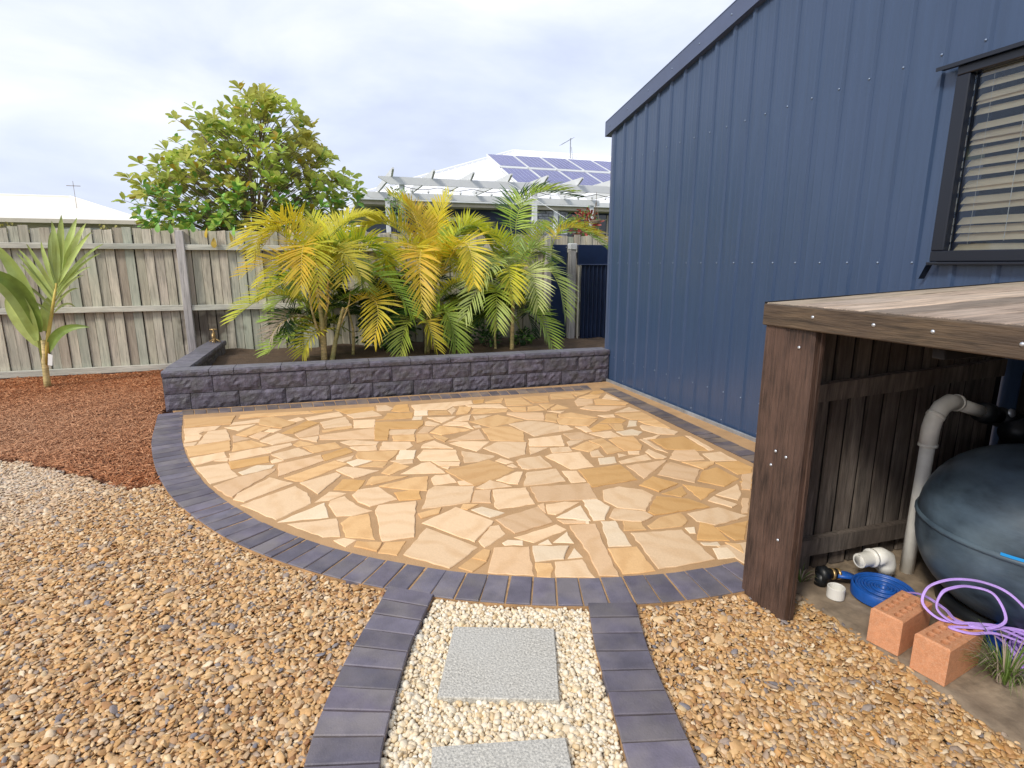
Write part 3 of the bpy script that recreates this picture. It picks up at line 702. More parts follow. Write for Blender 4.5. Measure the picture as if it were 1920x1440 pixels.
# the corner hidden behind the timber housing is laid the same way
for i in range(5):
    for j in range(7):
        cx, cy = 2.06+i*.235, 2.18+j*.235
        P = [(cx+sx*.105+random.uniform(-.03, .03), cy+sy*.105+random.uniform(-.03, .03)) for sx, sy in ((-1, -1), (1, -1), (1, 1), (-1, 1))]
        ok = all(not inpoly(q, np.array([cx+a for a in (-.1, 0, .1) for b in (-.1, 0, .1)]), np.array([cy+b for a in (-.1, 0, .1) for b in (-.1, 0, .1)])).any() for q in allp)
        if ok and cx < 3.0: polys.append((random.choice('cctgow'), P))
rs = random.Random(3)
for c, P in polys:
    Q = []
    for i in range(len(P)):
        a, b = Vector(P[i]), Vector(P[(i+1) % len(P)]); d = b-a; L_ = d.length
        if L_ < 1e-4: continue
        n_ = max(1, min(9, int(L_/.04))); nrm = Vector((-d.y, d.x))/L_
        for k in range(n_):
            t = k/n_; p = a+d*t
            j_ = .005 if k else .003
            Q.append(tuple(p+nrm*rs.uniform(-j_, j_)))
    tx, ty = rs.uniform(-.008, .008), rs.uniform(-.008, .008)
    cx = sum(p[0] for p in Q)/len(Q); cy = sum(p[1] for p in Q)/len(Q)
    h = .0200+rs.uniform(-.001, .0025)
    mr_ = sum(math.hypot(p[0]-cx, p[1]-cy) for p in Q)/len(Q); kf = 1+.0055/mr_
    mb = MB().prism([((p[0]-cx)*kf, (p[1]-cy)*kf) for p in Q], -.02, h, .004, zj=lambda p: tx*p.x+ty*p.y)
    mb.build('stone', ST[c], patio, loc=(cx, cy, 0))

# ------------------------------------------------------------------ curved soldier course of charcoal pavers
edging = tag(MB().prism([tuple(p) for p in OUT]+[tuple(p) for p in INN[::-1]], -.05, .0135).build('patio_edging', M_sand), 'curved soldier course of charcoal pavers round the patio', kind='structure')
def paver(parent, quad, z0=-.04, z1=.02, m=M_paver, ch=.004):
    cx = sum(p[0] for p in quad)/4; cy = sum(p[1] for p in quad)/4
    Q = []
    for i in range(4):
        a, b = Vector(quad[i]), Vector(quad[(i+1) % 4])
        Q.append((a.x-cx, a.y-cy)); mpt = (a+b)*.5; Q.append((mpt.x-cx+rs.uniform(-.001, .001), mpt.y-cy+rs.uniform(-.001, .001)))
    tx, ty = rs.uniform(-.012, .012), rs.uniform(-.012, .012); dz = rs.uniform(-.0015, .0015)
    return MB().prism(Q, z0, z1+dz, ch, zj=lambda p: tx*p.x+ty*p.y).build('paver', m, parent, loc=(cx, cy, 0))
seg = np.r_[0, np.cumsum(np.linalg.norm(np.diff(OUT, axis=0), axis=1))]
def at_curve(P, S, s): return np.array([np.interp(s, S, P[:, 0]), np.interp(s, S, P[:, 1])])
s = .02; k = 0
while s < seg[-1]-.12:
    wd = .108 if k != 31 else .052
    gp = .0085+rs.uniform(-.002, .0035)
    c0, c1 = at_curve(OUT, seg, s), at_curve(OUT, seg, s+wd)
    mid = (c0+c1)/2; t = (c1-c0)/np.linalg.norm(c1-c0); nrm = np.array([-t[1], t[0]]); sk = rs.uniform(-.003, .003)
    if mid[0] < 1.90:
        lw = PW*rs.uniform(.985, 1.0)
        q0, q1 = c0+nrm*lw+t*(.0035+sk), c1+nrm*lw-t*(.0035-sk)
        paver(edging, [tuple(c0), tuple(c1), tuple(q1), tuple(q0)])
    s += wd+gp; k += 1
# strip beside the block wall and beside the shed
bord = MB(); bord.prism([(-1.53, 6.46), (-1.37, 6.21), (3.12, 5.97), (3.04, 3.3), (2.98, 2.08), (3.44, 2.08), (3.44, 6.33)], -.05, .0145)
border = tag(bord.build('wall_edging', M_sand), 'dusty charcoal paver strip along the block wall and shed', kind='structure')
def strip(a0, a1, b0, b1, n, m, parent=None):
    a0, a1, b0, b1 = map(np.array, (a0, a1, b0, b1))
    for i in range(n):
        t0, t1 = (i+.035)/n, (i+.965)/n
        paver(parent or border, [tuple(a0+(a1-a0)*t0), tuple(a0+(a1-a0)*t1), tuple(b0+(b1-b0)*t1), tuple(b0+(b1-b0)*t0)], m=m, z1=.0215)
strip((-1.40, 6.23), (3.02, 5.985), (-1.44, 6.41), (3.06, 6.215), 39, M_paver_dusty)
strip((3.295, 5.99), (3.16, 2.15), (3.125, 6.0), (2.985, 2.15), 33, M_paver_dusty)
# path edging
for nm, O, I, lab in (('path_edging', LO, LI, 'left hand curved row of charcoal pavers edging the stepping path'), ('path_edging', RI, RO, 'right hand row of charcoal pavers edging the stepping path')):
    if O is LO: O_, I_ = LO, LI
    else: O_, I_ = RI, RO
    base = tag(MB().prism(([tuple(p) for p in O_]+[tuple(p) for p in I_[::-1]]), -.05, .016).build(nm, M_sand), lab, kind='structure')
    SO = np.r_[0, np.cumsum(np.linalg.norm(np.diff(O_, axis=0), axis=1))]; SI = np.r_[0, np.cumsum(np.linalg.norm(np.diff(I_, axis=0), axis=1))]
    n_ = 16 if O is LO else 12
    for i in range(n_):
        f0, f1 = (i+.03)/n_, (i+.97)/n_
        o0, o1, i0, i1 = at_curve(O_, SO, f0*SO[-1]), at_curve(O_, SO, f1*SO[-1]), at_curve(I_, SI, f0*SI[-1]), at_curve(I_, SI, f1*SI[-1])
        paver(base, [tuple(o0), tuple(o1), tuple(i1), tuple(i0)], z1=.028)
# stepping slabs
def stepping(quad, lab):
    cx = sum(p[0] for p in quad)/4; cy = sum(p[1] for p in quad)/4
    o = MB().prism([(x-cx, y-cy) for x, y in quad], -.04, .022, .004, bottom=True).build('stepping_slab', M_slab, loc=(cx, cy, 0))
    tag(o, lab, 'paving slab', 'stepping slabs along the white pebble path')
stepping([(a*PK, b*PK) for a, b in [(.294, 1.719), (.70, 1.569), (.836, 1.943), (.439, 2.09)]], 'square grey concrete slab lying whole in the white pebbles nearest the patio')
stepping([(a*PK, b*PK) for a, b in [(.16, 1.14), (.56, 1.04), (.656, 1.416), (.238, 1.517)]], 'grey concrete slab at the near end of the white pebble path, cut by the photo edge')

# ------------------------------------------------------------------ loose stone
def jitter_grid(x0, x1, y0, y1, d):
    nx, ny = int((x1-x0)/d), int((y1-y0)/(d*.87))
    X, Y = np.meshgrid(np.arange(nx)*d, np.arange(ny)*d*.87); X = X+(np.arange(ny) % 2)[:, None]*d/2
    X = X.ravel()+x0+rng.uniform(-.36, .36, X.size)*d; Y = Y.ravel()+y0+rng.uniform(-.36, .36, Y.size)*d
    return X, Y
path_out = np.vstack([LO[::-1], [(.3, 2.40)], [(1.1, 2.05)], RO]) ; path_in = np.vstack([offset_curve(LI, .004)[::-1], [(.42, 2.32), (.7, 2.165), (.95, 2.05)], RI])
arc_region = np.vstack([OUT, [(2.3, 7), (-1.6, 7)]])
def gravel(x0, x1, y0, y1, d, zb, zr):
    X, Y = jitter_grid(x0, x1, y0, y1, d)
    wob = .03*np.sin(X*23)+.025*np.sin(X*61+1)
    keep = ~inpoly(arc_region, X, Y) & ~inpoly(path_out, X, Y) & ~inpoly(mulp, X, Y+wob) & (X > -.56*Y-.9)
    keep &= ~((Y > 1.93) & (X > 1.72))
    X, Y = X[keep], Y[keep]; return np.c_[X, Y, zb+rng.uniform(0, zr, len(X))]
P = np.vstack([gravel(-4.5, 2.02, .35, 6.2, .0158, -.015, .009), gravel(-4.5, 2.02, .35, 6.2, .0165, -.006, .011)])
n_ = len(P); s0 = rng.lognormal(0, .32, n_)*.0090
S = np.c_[s0*rng.uniform(1.0, 1.5, n_), s0*rng.uniform(.7, 1.0, n_), s0*rng.uniform(.28, .55, n_)]
Rt = np.c_[rng.normal(0, .33, n_), rng.normal(0, .33, n_), rng.uniform(0, 6.28, n_)]
M_peb = stonemix('river_gravel', [(.46, .29, .14), (.56, .37, .19), (.36, .19, .085), (.62, .47, .28), (.50, .30, .13), (.26, .13, .06), (.58, .40, .22), (.66, .54, .38), (.42, .25, .12), (.54, .34, .16), (.36, .27, .19), (.54, .33, .14), (.60, .43, .25), (.17, .16, .17), (.50, .33, .17), (.54, .31, .13)], rough=.45, dust=(.66, .60, .50), dustpos=(-2.35, 4.55), dustr=1.35, val=1.14, sat=1.08, damt=.45)
PROTO = [('pebble', i+1, 1.05+.12*(i % 3), .95+.14*i) for i in range(8)]
scatter('gravel', P, S, Rt, rng.integers(0, 8, n_), M_peb, PROTO, 'tan and brown river pebble gravel round the patio and path')
# white pebbles
def wpeb(d, zb, zr):
    X, Y = jitter_grid(-.1, 1.3, .5, 2.5, d); k_ = inpoly(path_in, X, Y) & ~inpoly(arc_region, X, Y+.004)
    for q in ([(a*PK, b*PK) for a, b in [(.30, 1.725), (.695, 1.579), (.83, 1.937), (.444, 2.083)]], [(a*PK, b*PK) for a, b in [(.166, 1.146), (.553, 1.05), (.65, 1.411), (.243, 1.511)]]): k_ &= ~inpoly(q, X, Y)
    X, Y = X[k_], Y[k_]; return np.c_[X, Y, zb+rng.uniform(0, zr, len(X))]
P = np.vstack([wpeb(.0158, -.016, .008), wpeb(.0155, -.006, .010)]); n_ = len(P); s0 = rng.lognormal(0, .24, n_)*.0093
S = np.c_[s0*rng.uniform(1.0, 1.3, n_), s0*rng.uniform(.8, 1.05, n_), s0*rng.uniform(.6, .85, n_)]
Rt = np.c_[rng.normal(0, .5, n_), rng.normal(0, .5, n_), rng.uniform(0, 6.28, n_)]
M_wp = stonemix('white_pebble', [(.76, .66, .50), (.80, .74, .62), (.70, .58, .40), (.80, .70, .55), (.64, .50, .32), (.78, .72, .60), (.74, .62, .45), (.82, .78, .68)], rough=.5, sat=1.2)
scatter('white_pebbles', P, S, Rt, rng.integers(0, 6, n_), M_wp, PROTO, 'cream white pebbles between the paver rows of the stepping path')
tag(MB().prism([tuple(p) for p in path_in], -.05, -.012).build('path', M_sand), 'pale pebble stepping path leading to the patio', kind='structure')
# bark mulch
X, Y = jitter_grid(-6.2, -1.0, 4.0, 8.98, .0165)
wob = .03*np.sin(X*17)+.02*np.sin(X*47)
k_ = inpoly(mulp, X, Y+wob) & ~inpoly(arc_region, X, Y) & ~((X > -1.60) & (Y > 6.38)) & (X > -.56*Y-.9)
X, Y = X[k_], Y[k_]; Z = np.array([mulch_h(a, b) for a, b in zip(X, Y)])+rng.uniform(.0, .022, len(X)); n_ = len(X)
S = np.c_[rng.uniform(.014, .034, n_), rng.uniform(.016, .04, n_), rng.uniform(.016, .05, n_)]
Rt = np.c_[rng.normal(0, .6, n_), rng.normal(0, .30, n_), rng.uniform(0, 6.28, n_)]
M_mu = stonemix('bark_mulch', [(.36, .155, .075), (.26, .10, .045), (.46, .23, .125), (.20, .07, .032), (.40, .18, .09), (.50, .29, .17), (.30, .12, .055), (.16, .06, .03), (.42, .20, .10)], rough=.85, dust=(.56, .34, .20), dustpos=(-2.9, 6.0), dustr=2.4, damt=.6, sat=1.1, val=1.3)
scatter('bark_mulch', np.c_[X, Y, Z], S, Rt, rng.integers(0, 5, n_), M_mu, [('chip', i+1, .6, 1.1) for i in range(5)], 'shredded red brown bark mulch in front of the left fence')

# ================================================================== split faced block wall
wall = empty('garden_wall', (-1.60, 6.485, 0), math.atan2(-.10, 5.04))
tag(wall, 'low charcoal split faced block wall with capping holding the palm bed', 'garden wall')
def rough_block(Lx, H, D, seed, amp=.014, nx=12, nz=5, cap=False, side=False):
    mb = MB(); vs = []
    for j in range(nz+1):
        for i in range(nx+1):
            x, z = Lx*i/nx, H*j/nz
            e = min(1, min(i, nx-i, j, nz-j)*1.0)
            nn = mnoise.noise(Vector((x*14+seed*9, z*18, seed)))+.6*mnoise.noise(Vector((x*34+seed, z*42, seed*3)))
            y = .006-(e*(.012+amp*nn)) if not cap else .002-(.5 if j in (0, nz) else 1)*(.006+amp*.8*nn)*(1 if 0 < i < nx else .6)
            if cap and j == nz: y += .012
            jx = 0 if i in (0, nx) else .006*mnoise.noise(Vector((x*60, z*50, seed+5)))
            vs.append((x+jx, y, z))
    fs = [(j*(nx+1)+i, j*(nx+1)+i+1, (j+1)*(nx+1)+i+1, (j+1)*(nx+1)+i) for j in range(nz) for i in range(nx)]
    mb.add(vs, fs, 0)
    b = len(mb.v); mb.v += [(0, D, 0), (Lx, D, 0), (Lx, D, H), (0, D, H)]
    tl, tr = nz*(nx+1), nz*(nx+1)+nx
    mb.f.append(tuple(tl+i for i in range(nx+1))+(b+2, b+3)); mb.m.append(1 if cap else 0)
    mb.f.append(tuple(j*(nx+1) for j in range(nz+1))[::-1]+(b, b+3)[:0]+(b, b+3)); mb.m.append(0)
    mb.f.append(tuple(j*(nx+1)+nx for j in range(nz+1))+(b+2, b+1)); mb.m.append(0)
    mb.f.append((b+1, b, b+3, b+2)); mb.m.append(0)
    return mb
VAR = {}
def put_block(x, z, Lx, H, D, parent, cap=False, rot=0, y=0.0):
    key = (round(Lx, 2), round(H, 3), cap, rs.randint(0, 4))
    if key not in VAR: VAR[key] = rough_block(Lx, H, D, key[3]*3.3+Lx*7, cap=cap, amp=.014 if not cap else .009, nx=max(4, int(12*Lx/.455)), nz=5 if not cap else 3).mesh('capping_stone' if cap else 'block', [M_block, M_cap])
    return link_mesh('capping_stone' if cap else 'block', VAR[key], parent, (x, y, z), (0, 0, rot))
def course(z, H, D, cuts, cap=False, y=0):
    for a, b in zip(cuts[:-1], cuts[1:]): put_block(a+.003, z, b-a-.006, H-.005, D, wall, cap, y=y)
P_ = .462
course(.0, .182, .2, [0, .24]+[.24+P_*k for k in range(1, 11)]+[5.045])
course(.182, .180, .2, [0]+[P_*k for k in range(1, 11)]+[5.045])
course(.364, .066, .235, [0, .44]+[.44+.235]+[.675+P_*k for k in range(1, 10)]+[5.05], cap=True, y=-.008)
# left return towards the fence (seen on its inner face)
for cz, H, cap in ((0, .182, 0), (.182, .180, 0), (.364, .066, 1)):
    y = .21 if not cap else .24
    while y < 2.40:
        Lb = min(P_, 2.44-y)
        if Lb > .1: put_block((.205 if not cap else .222), cz, Lb-.006, H-.005, (.2 if not cap else .225), wall, bool(cap), rot=math.pi/2, y=y+.003)
        y += P_
# bed drainage aggregate lies hidden; brass tap at the far end of the return
tp = empty('garden_tap', (-1.44, 8.70, .43)); tag(tp, 'small brass garden tap at the far end of the block wall by the fence', 'tap')
MB().tube([(0, 0, -.08), (0, 0, .10), (0, -.01, .13)], .013, 10).build('riser', M_brass, tp, True)
MB().tube([(0, .02, .13), (0, -.05, .13), (0, -.10, .115), (0, -.12, .07)], [.016, .018, .016, .014], 10).tube([(0, -.03, .13), (0, -.03, .175)], .008, 8).build('spout', M_brass, tp, True)
MB().tube([(-.045, -.03, .18), (.045, -.03, .18)], .010, 8).tube([(0, -.075, .18), (0, .015, .18)], .010, 8).build('handle', M_brass, tp, True)
MB().tube([(-.07, .03, .01), (0, .02, .05), (.07, -.02, .01)], .01, 6).tube([(-.02, -.06, .01), (0, -.01, .04), (.03, .05, .005)], .009, 6).build('hose_clip', M_brass, tp, True)

# ================================================================== paling fence
fence = empty('paling_fence', (0, 9.0, 0)); tag(fence, 'weathered grey timber paling fence with rails and posts along the back of the yard', 'fence')
bm_ = []
for k in range(6):
    h = 1.93+rs.uniform(-.012, .02); wd = .1095+rs.uniform(-.002, .002)
    mb = MB(); n_ = 6; vs = []
    for j in range(n_+1):
        z = .02+h*j/n_; bx = .003*mnoise.noise(Vector((j*.7, k*5, 0)))
        e = .004*mnoise.noise(Vector((j, k, 9)))
        vs += [(-wd/2+bx, 0, z), (-wd/2+.003+bx, -.014, z), (wd/2-.003+bx, -.014+e, z), (wd/2+bx, 0, z)]
    if k % 2: vs[-4] = (vs[-4][0], vs[-4][1], vs[-4][2]-.012); vs[-3] = (vs[-3][0], vs[-3][1], vs[-3][2]-.012)
    fs = []
    for j in range(n_):
        for a in range(4): fs.append((j*4+a, j*4+(a+1) % 4, (j+1)*4+(a+1) % 4, (j+1)*4+a))
    fs.append((n_*4, n_*4+1, n_*4+2, n_*4+3)); mb.add(vs, fs); bm_.append(mb.mesh('board', M_fence))
x = -7.4; i = 0
while x < 6.6:
    link_mesh('board', bm_[rs.randint(0, 5)], fence, (x, .03+(.016 if i % 2 else 0)+rs.uniform(0, .003), rs.uniform(-.008, .012)), (0, rs.uniform(-.0015, .0015), 0))
    x += .1135; i += 1
for k in range(6): MB().box((-7.4+k*2.4, .062, .03), (-7.4+k*2.4+2.39, .072, 1.88)).build('gap_shade_sheet', M_darkwood, fence)  # added dark sheets that stand in for the shade in the board gaps
PX = [-7.19, -4.48, -1.775, .93, 3.63, 6.34]
for a, b in zip(PX[:-1], PX[1:]):
    for z, h in ((1.685, .072), (.86, .075), (.035, .085)):
        zz = rs.uniform(-.006, .006)
        MB().box((a+.052, -.05, z), (b-.052, .008, z+h), .004).build('rail', M_rail, fence, loc=(0, 0, zz))
for px in PX:
    MB().box((px-.05, -.075, -.2), (px+.05, .014, 1.935), .006).build('post', M_post, fence)

# side gate beside the shed
gate = empty('side_gate', (4.0, 8.72, 0)); tag(gate, 'narrow navy corrugated steel side gate between timber post and blue shed', 'gate')
mb = MB(); xs = np.linspace(.105, .80, 113); vs = []
for z in (.10, 1.475):
    for x in xs: vs.append((x, -.022+.020*math.cos((x-.105)*2*math.pi/.0762)*-1, z))
n_ = len(xs); mb.add(vs, [(i, i+1, n_+i+1, n_+i) for i in range(n_-1)]); mb.build('corrugated_sheet', M_navy, gate, True)
MB().box((.04, -.055, 1.482), (.82, .0, 1.80), .004).build('top_panel', M_navy, gate)
MB().box((.04, -.062, 1.474), (.82, -.03, 1.490), .002).build('trim_strip', M_shed2, gate)
MB().box((.058, -.05, .08), (.072, .0, 1.472), .002).build('edge_strip', M_creamroof, gate)
gp = MB().box((-.055, -.05, -.1), (.052, .05, 1.72), .005).build('post', M_post, gate, loc=(-.045, 0, 0))
MB().box((-.06, -.065, 1.72), (.057, .065, 1.82), .008).build('post_cap', M_paint, gate, loc=(-.045, 0, 0))
pn = empty('screen_panel', (3.72, 8.78, 0)); tag(pn, 'flat navy steel sheet screen fixed left of the grey gate post', 'screen panel')
MB().box((-.11, -.02, .05), (.165, .0, 1.80), .004).build('steel_sheet', M_navy, pn)
mb = MB()
for x in (-.085, .145):
    for z in (.3, .9, 1.76): mb.lathe([(0, .006), (.006, .004), (.008, 0)], 8, M=Matrix.Translation((x, -.022, z)) @ Matrix.Rotation(R(90), 4, 'X'))
mb.build('screw', M_screw, pn)

# ================================================================== shed
SX = 3.455
shed = empty('shed', (SX, 6.5, 0)); tag(shed, 'tall slate blue ribbed steel shed filling the right side', 'shed')
RIDGE = 1.2
def ztop(y): yy = max(y, RIDGE) - max(0, RIDGE-y)*1; return 3.06+(6.5-yy)*.2
ribs = [6.456-.2284*k for k in range(0, 42)]
def prof(y):
    """depth of the sheet in -x at y"""
    best = min(ribs, key=lambda r: abs(r-y)); d = abs(y-best)
    if d < .009: return .019
    if d < .019: return .019*(1-(d-.009)/.010)
    d3 = min(abs(d-.0761), 1)
    if d3 < .012: return .0008*(1-d3/.012)
    return 0
def sheet(y0, y1, z0, z1f):
    ys = {y0, y1}
    for r in ribs:
        for o in (-.0881, -.0761, -.0641, -.021, -.010, .010, .021, .0641, .0761, .0881):
            if y0 < r+o < y1: ys.add(r+o)
    ys = sorted(ys); mb = MB(); vs = []; nz = 6
    for j in range(nz+1):
        for y in ys:
            zt = z1f(y) if callable(z1f) else z1f
            z = z0+(zt-z0)*j/nz
            oil = .0012*mnoise.noise(Vector((y*2.2, z*1.1, 4)))
            vs.append((-prof(y)+oil, y-6.5, z))
    n_ = len(ys); mb.add(vs, [(j*n_+i+1, j*n_+i, (j+1)*n_+i, (j+1)*n_+i+1) for j in range(nz) for i in range(n_-1)])
    return mb.build('wall_sheet', M_shed, shed)
YB = [6.495, 5.63, 4.72, 3.80, 2.89, 2.435, 1.06, .24, -.67, -1.58, -2.4]
for a, b in zip(YB[:-1], YB[1:]):
    if a == 2.435:
        sheet(b, a, .035, 1.53); sheet(b, a, 2.545, ztop)
    else: sheet(b, a, .035, ztop)
mb = MB()   # back wall and far side keep it a closed building
mb.box((.02, -.01, .0), (7.5, .0, 3.05)); mb.box((7.49, -9, 0), (7.5, -.012, 3.0)); mb.box((.005, -9.0, .0), (7.5, -8.99, 3.0))
mb.build('back_wall', M_shed2, shed)
MB().box((-.02, -.035, .03), (.03, .006, 3.07), .003).build('corner_flashing', M_shed2, shed)
MB().add([(.03, .17, 3.02+.07), (7.6, .17, 3.09), (7.6, RIDGE-6.5, ztop(RIDGE)+.08), (.03, RIDGE-6.5, ztop(RIDGE)+.08), (.03, -9.1, ztop(-2.6)+.02), (7.6, -9.1, ztop(-2.6)+.02)], [(0, 1, 2, 3), (3, 2, 5, 4)]).build('roof', M_shed2, shed)
# barge capping up the gable
def slope_box(x0, x1, ya, yb, dz0, dz1):
    f = lambda y: 3.06+(6.5-y)*.2
    vs = [(x, y-6.5, f(y)+dz) for x in (x0, x1) for y in (ya, yb) for dz in (dz0, dz1)]
    return vs, [(0, 1, 3, 2), (4, 6, 7, 5), (0, 4, 5, 1), (2, 3, 7, 6), (0, 2, 6, 4), (1, 5, 7, 3)]
b = MB(); b.add(*slope_box(-.055, -.040, 6.60, RIDGE, -.03, .125)); b.add(*slope_box(-.041, .02, 6.60, RIDGE, -.032, -.022)); b.add(*slope_box(-.058, .12, 6.60, RIDGE, .125, .133))
b.box((-.056, .100, 3.005), (.05, .112, 3.17), .002)
b.build('barge_capping', M_shed2, shed)
MB().box((-.045, -8.9, .012), (-.024, 0, .05), .003).build('base_flashing', M_zinc, shed)
MB().box((.02, -9, -.06), (7.5, 0, .034)).build('floor_slab', M_conc, shed)
MB().add([(-.10, 0, .013), (-.10, -4.5, .013), (.02, -4.5, .006), (.02, 0, .006)], [(0, 1, 2, 3)]).build('sand_strip', M_sand, shed)
sm = MB().lathe([(0, .0055), (.004, .005), (.006, .002), (.008, 0)], 8).mesh('screw', M_tek, True)
def screw(y, z, dx=.020, prt=shed):
    o = link_mesh('screw', sm, prt, (-dx, y-6.5, z), (0, R(-90), 0)); return o
for k, r in enumerate(ribs[:21]):
    yy = r+.004
    if not (1.0 < r < 2.5): screw(yy, 1.505)
    screw(yy, 2.66)
    screw(yy, .347)
    if k % 2 == 0: screw(yy, .085)
for k in range(14): screw(6.5-k*.42, 3.06+k*.42*.2+.05, .056)
# window
win = MB()
y0, y1, z0, z1 = 1.05, 2.45, 1.51, 2.56
for a, c in (((-.055, y0, z0), (.02, y1, z0+.062)), ((-.055, y0, z1-.05), (.02, y1, z1)), ((-.055, y1-.072, z0+.062), (.02, y1, z1-.05)), ((-.055, y0, z0+.062), (.02, y0+.06, z1-.05)), ((-.04, 1.72, z0+.062), (.012, 1.765, z1-.05))):
    win.box((a[0], a[1]-6.5, a[2]), (c[0], c[1]-6.5, c[2]), .005)
frame = win.build('window_frame', M_black, shed)
MB().box((-.010, y0+.061-6.5, z0+.063), (-.004, y1-.073-6.5, z1-.051)).build('pane', M_glass, frame)
MB().box((-.080, y0-.1-6.5, z1+.006), (-.018, y1+.10-6.5, z1+.018), .002).box((-.083, y0-.1-6.5, z1-.004), (-.079, y1+.10-6.5, z1+.016)).build('drip_cap', M_black, frame)
MB().box((-.07, y0-.02-6.5, z0-.018), (-.018, y1+.005-6.5, z0-.002), .003).add([(-.06, y1-6.5, z0-.019), (-.02, y1-6.5, z0-.019), (-.02, y1+.035-6.5, z0-.10), (-.06, y1+.01-6.5, z0-.019), (-.05, y1+.05-6.5, z0-.10)], [(0, 1, 2, 4, 3)]).build('sill', M_black, frame)
sl = []
for v in range(3):
    mb = MB(); vs = []; nn = 12
    for i in range(nn+1):
        y = (y0+.08)+(y1-.16-y0)*i/nn; wz = .0015*math.sin(i*1.3+v*2)
        for q in (-1, 0, 1): vs.append((q*.020, y-6.5, q*.021+(.003 if q == 0 else 0)+wz))
    mb.add(vs, [(i*3+q, (i+1)*3+q, (i+1)*3+q+1, i*3+q+1) for i in range(nn) for q in (0, 1)]); sl.append(mb)
M_slatw = pmat('blind_slat', (.93, .76, .50), rough=.45, dark=.92, light=1.05, scale=6, objvar=.05, bump=0, trans=.1)
slm = [m_.mesh('blind_slat', M_slatw) for m_ in sl]
for k in range(19):
    link_mesh('blind_slat', slm[k % 3], frame, (.034, 0, z0+.085+k*.0505), (rs.uniform(-.004, .004), 0, 0))
c_ = MB()
c_.tube([(.020, 2.13-6.5, z1-.05), (.019, 2.125-6.5, 2.1), (.02, 2.12-6.5, 1.62)], .0018, 5); c_.tube([(.020, 2.30-6.5, z1-.05), (.02, 2.30-6.5, 1.60)], .0010, 4)
c_.build('blind_cord', M_white, frame)
MB().box((.5, 0.9-6.5, 1.4), (.52, 2.6-6.5, 2.7)).build('room_lining', M_darkwood, shed)

# ================================================================== timber pump housing
hs = empty('pump_housing', (1.775, 1.93, 0)); tag(hs, 'dark timber pump housing with silvered plank top against the shed', 'timber housing')
W = lambda x, y: (x-1.775, y-1.93)
y = 1.945; k = 0
while y > -.3:
    wd = .142+rs.uniform(-.004, .004); gp = .008 if k != 2 else .020
    vsl = []
    mb = MB(); X0, X1 = 1.787, 3.435
    zt = lambda x: 1.338+(x-1.775)*.044
    nn = 9; vs = []
    for i in range(nn+1):
        x = X0+(X1-X0)*i/nn; wv = .0035*mnoise.noise(Vector((x*2.2, k*3, 0)))
        e1 = .004*mnoise.noise(Vector((x*3, k*7, 5))); e2 = .004*mnoise.noise(Vector((x*3, k*7, 8)))
        for yy, zz in ((y+e1, -.022), (y+e1, -.003), (y-.004+e1, 0), (y-wd+.004+e2, 0.0), (y-wd+e2, -.003), (y-wd+e2, -.022)):
            vs.append((x-1.775, yy-1.93, zt(x)+zz+wv))
    for i in range(nn):
        for a in range(6): mb.f.append((i*6+a, (i+1)*6+a, (i+1)*6+(a+1) % 6, i*6+(a+1) % 6)); mb.m.append(0)
    mb.v = vs; mb.f += [(0, 1, 2, 3, 4, 5), tuple(nn*6+a for a in range(6))[::-1]]; mb.m += [0, 0]
    mb.build('deck_board', M_deck, hs)
    y -= wd+gp; k += 1
MB().box((-.018, -2.2, -.092+1.34), (.010, .0, 1.336), .004).build('fascia_board', M_fascia, hs)
MB().box((.03, -.005, 1.255), (1.66, .016, 1.30), .003).add([(.014, .018, 1.341), (.014, .030, 1.341), (1.66, .030, 1.414), (1.66, .018, 1.414), (.014, .018, 1.30), (.014, .030, 1.30), (1.66, .032, 1.36), (1.66, .018, 1.36)], [(0, 1, 2, 3), (4, 0, 3, 7), (1, 5, 6, 2), (0, 4, 5, 1), (3, 2, 6, 7)]).build('edge_trim', M_darkwood, hs)
# corner post of two planks
for a, b, xx in ((-.125, -.012, -.004), (-.258, -.128, .0)):
    mb = MB(); vs = []; nn = 10
    for j in range(nn+1):
        z = -.03+1.28*j/nn; e1 = .003*mnoise.noise(Vector((z*4, a*50, 0))); e2 = .003*mnoise.noise(Vector((z*4, b*50, 3)))
        vs += [(xx, b+e1, z), (xx, a+.012+e2, z), (xx+.010, a+e2, z), (xx+.034, a+e2, z), (xx+.034, b+e1, z)]
    mb.add(vs, [(j*5+q, (j+1)*5+q, (j+1)*5+(q+1) % 5, j*5+(q+1) % 5) for j in range(nn) for q in range(5)]); mb.f += [tuple(nn*5+q for q in range(5))]; mb.m += [0]
    mb.build('post_plank', M_postw, hs, smooth=False)
MB().box((.034, -.115, -.03), (.125, -.015, 1.255), .005).build('post', M_postw, hs)
MB().box((.034, -.262, -.03), (.056, -.118, 1.245), .003).build('post_plank', M_postw, hs)
MB().box((-.002, -2.2, -.05), (.09, -2.1, 1.25), .005).build('post', M_postw, hs)
sm2 = MB().lathe([(0, .004), (.005, .0035), (.0065, 0)], 10).mesh('screw', M_screw, True)
for yy, zz, xx in ((1.672, 1.301, 1.757), (1.419, 1.297, 1.757), (1.221, 1.297, 1.757), (.984, 1.290, 1.757), (1.736, 1.176, 1.772), (1.743, .719, 1.772), (1.799, .728, 1.770), (1.817, .661, 1.770), (1.74, .35, 1.772), (.72, 1.295, 1.757)):
    link_mesh('screw', sm2, hs, (xx-1.775, yy-1.93, zz), (0, R(-90), 0))
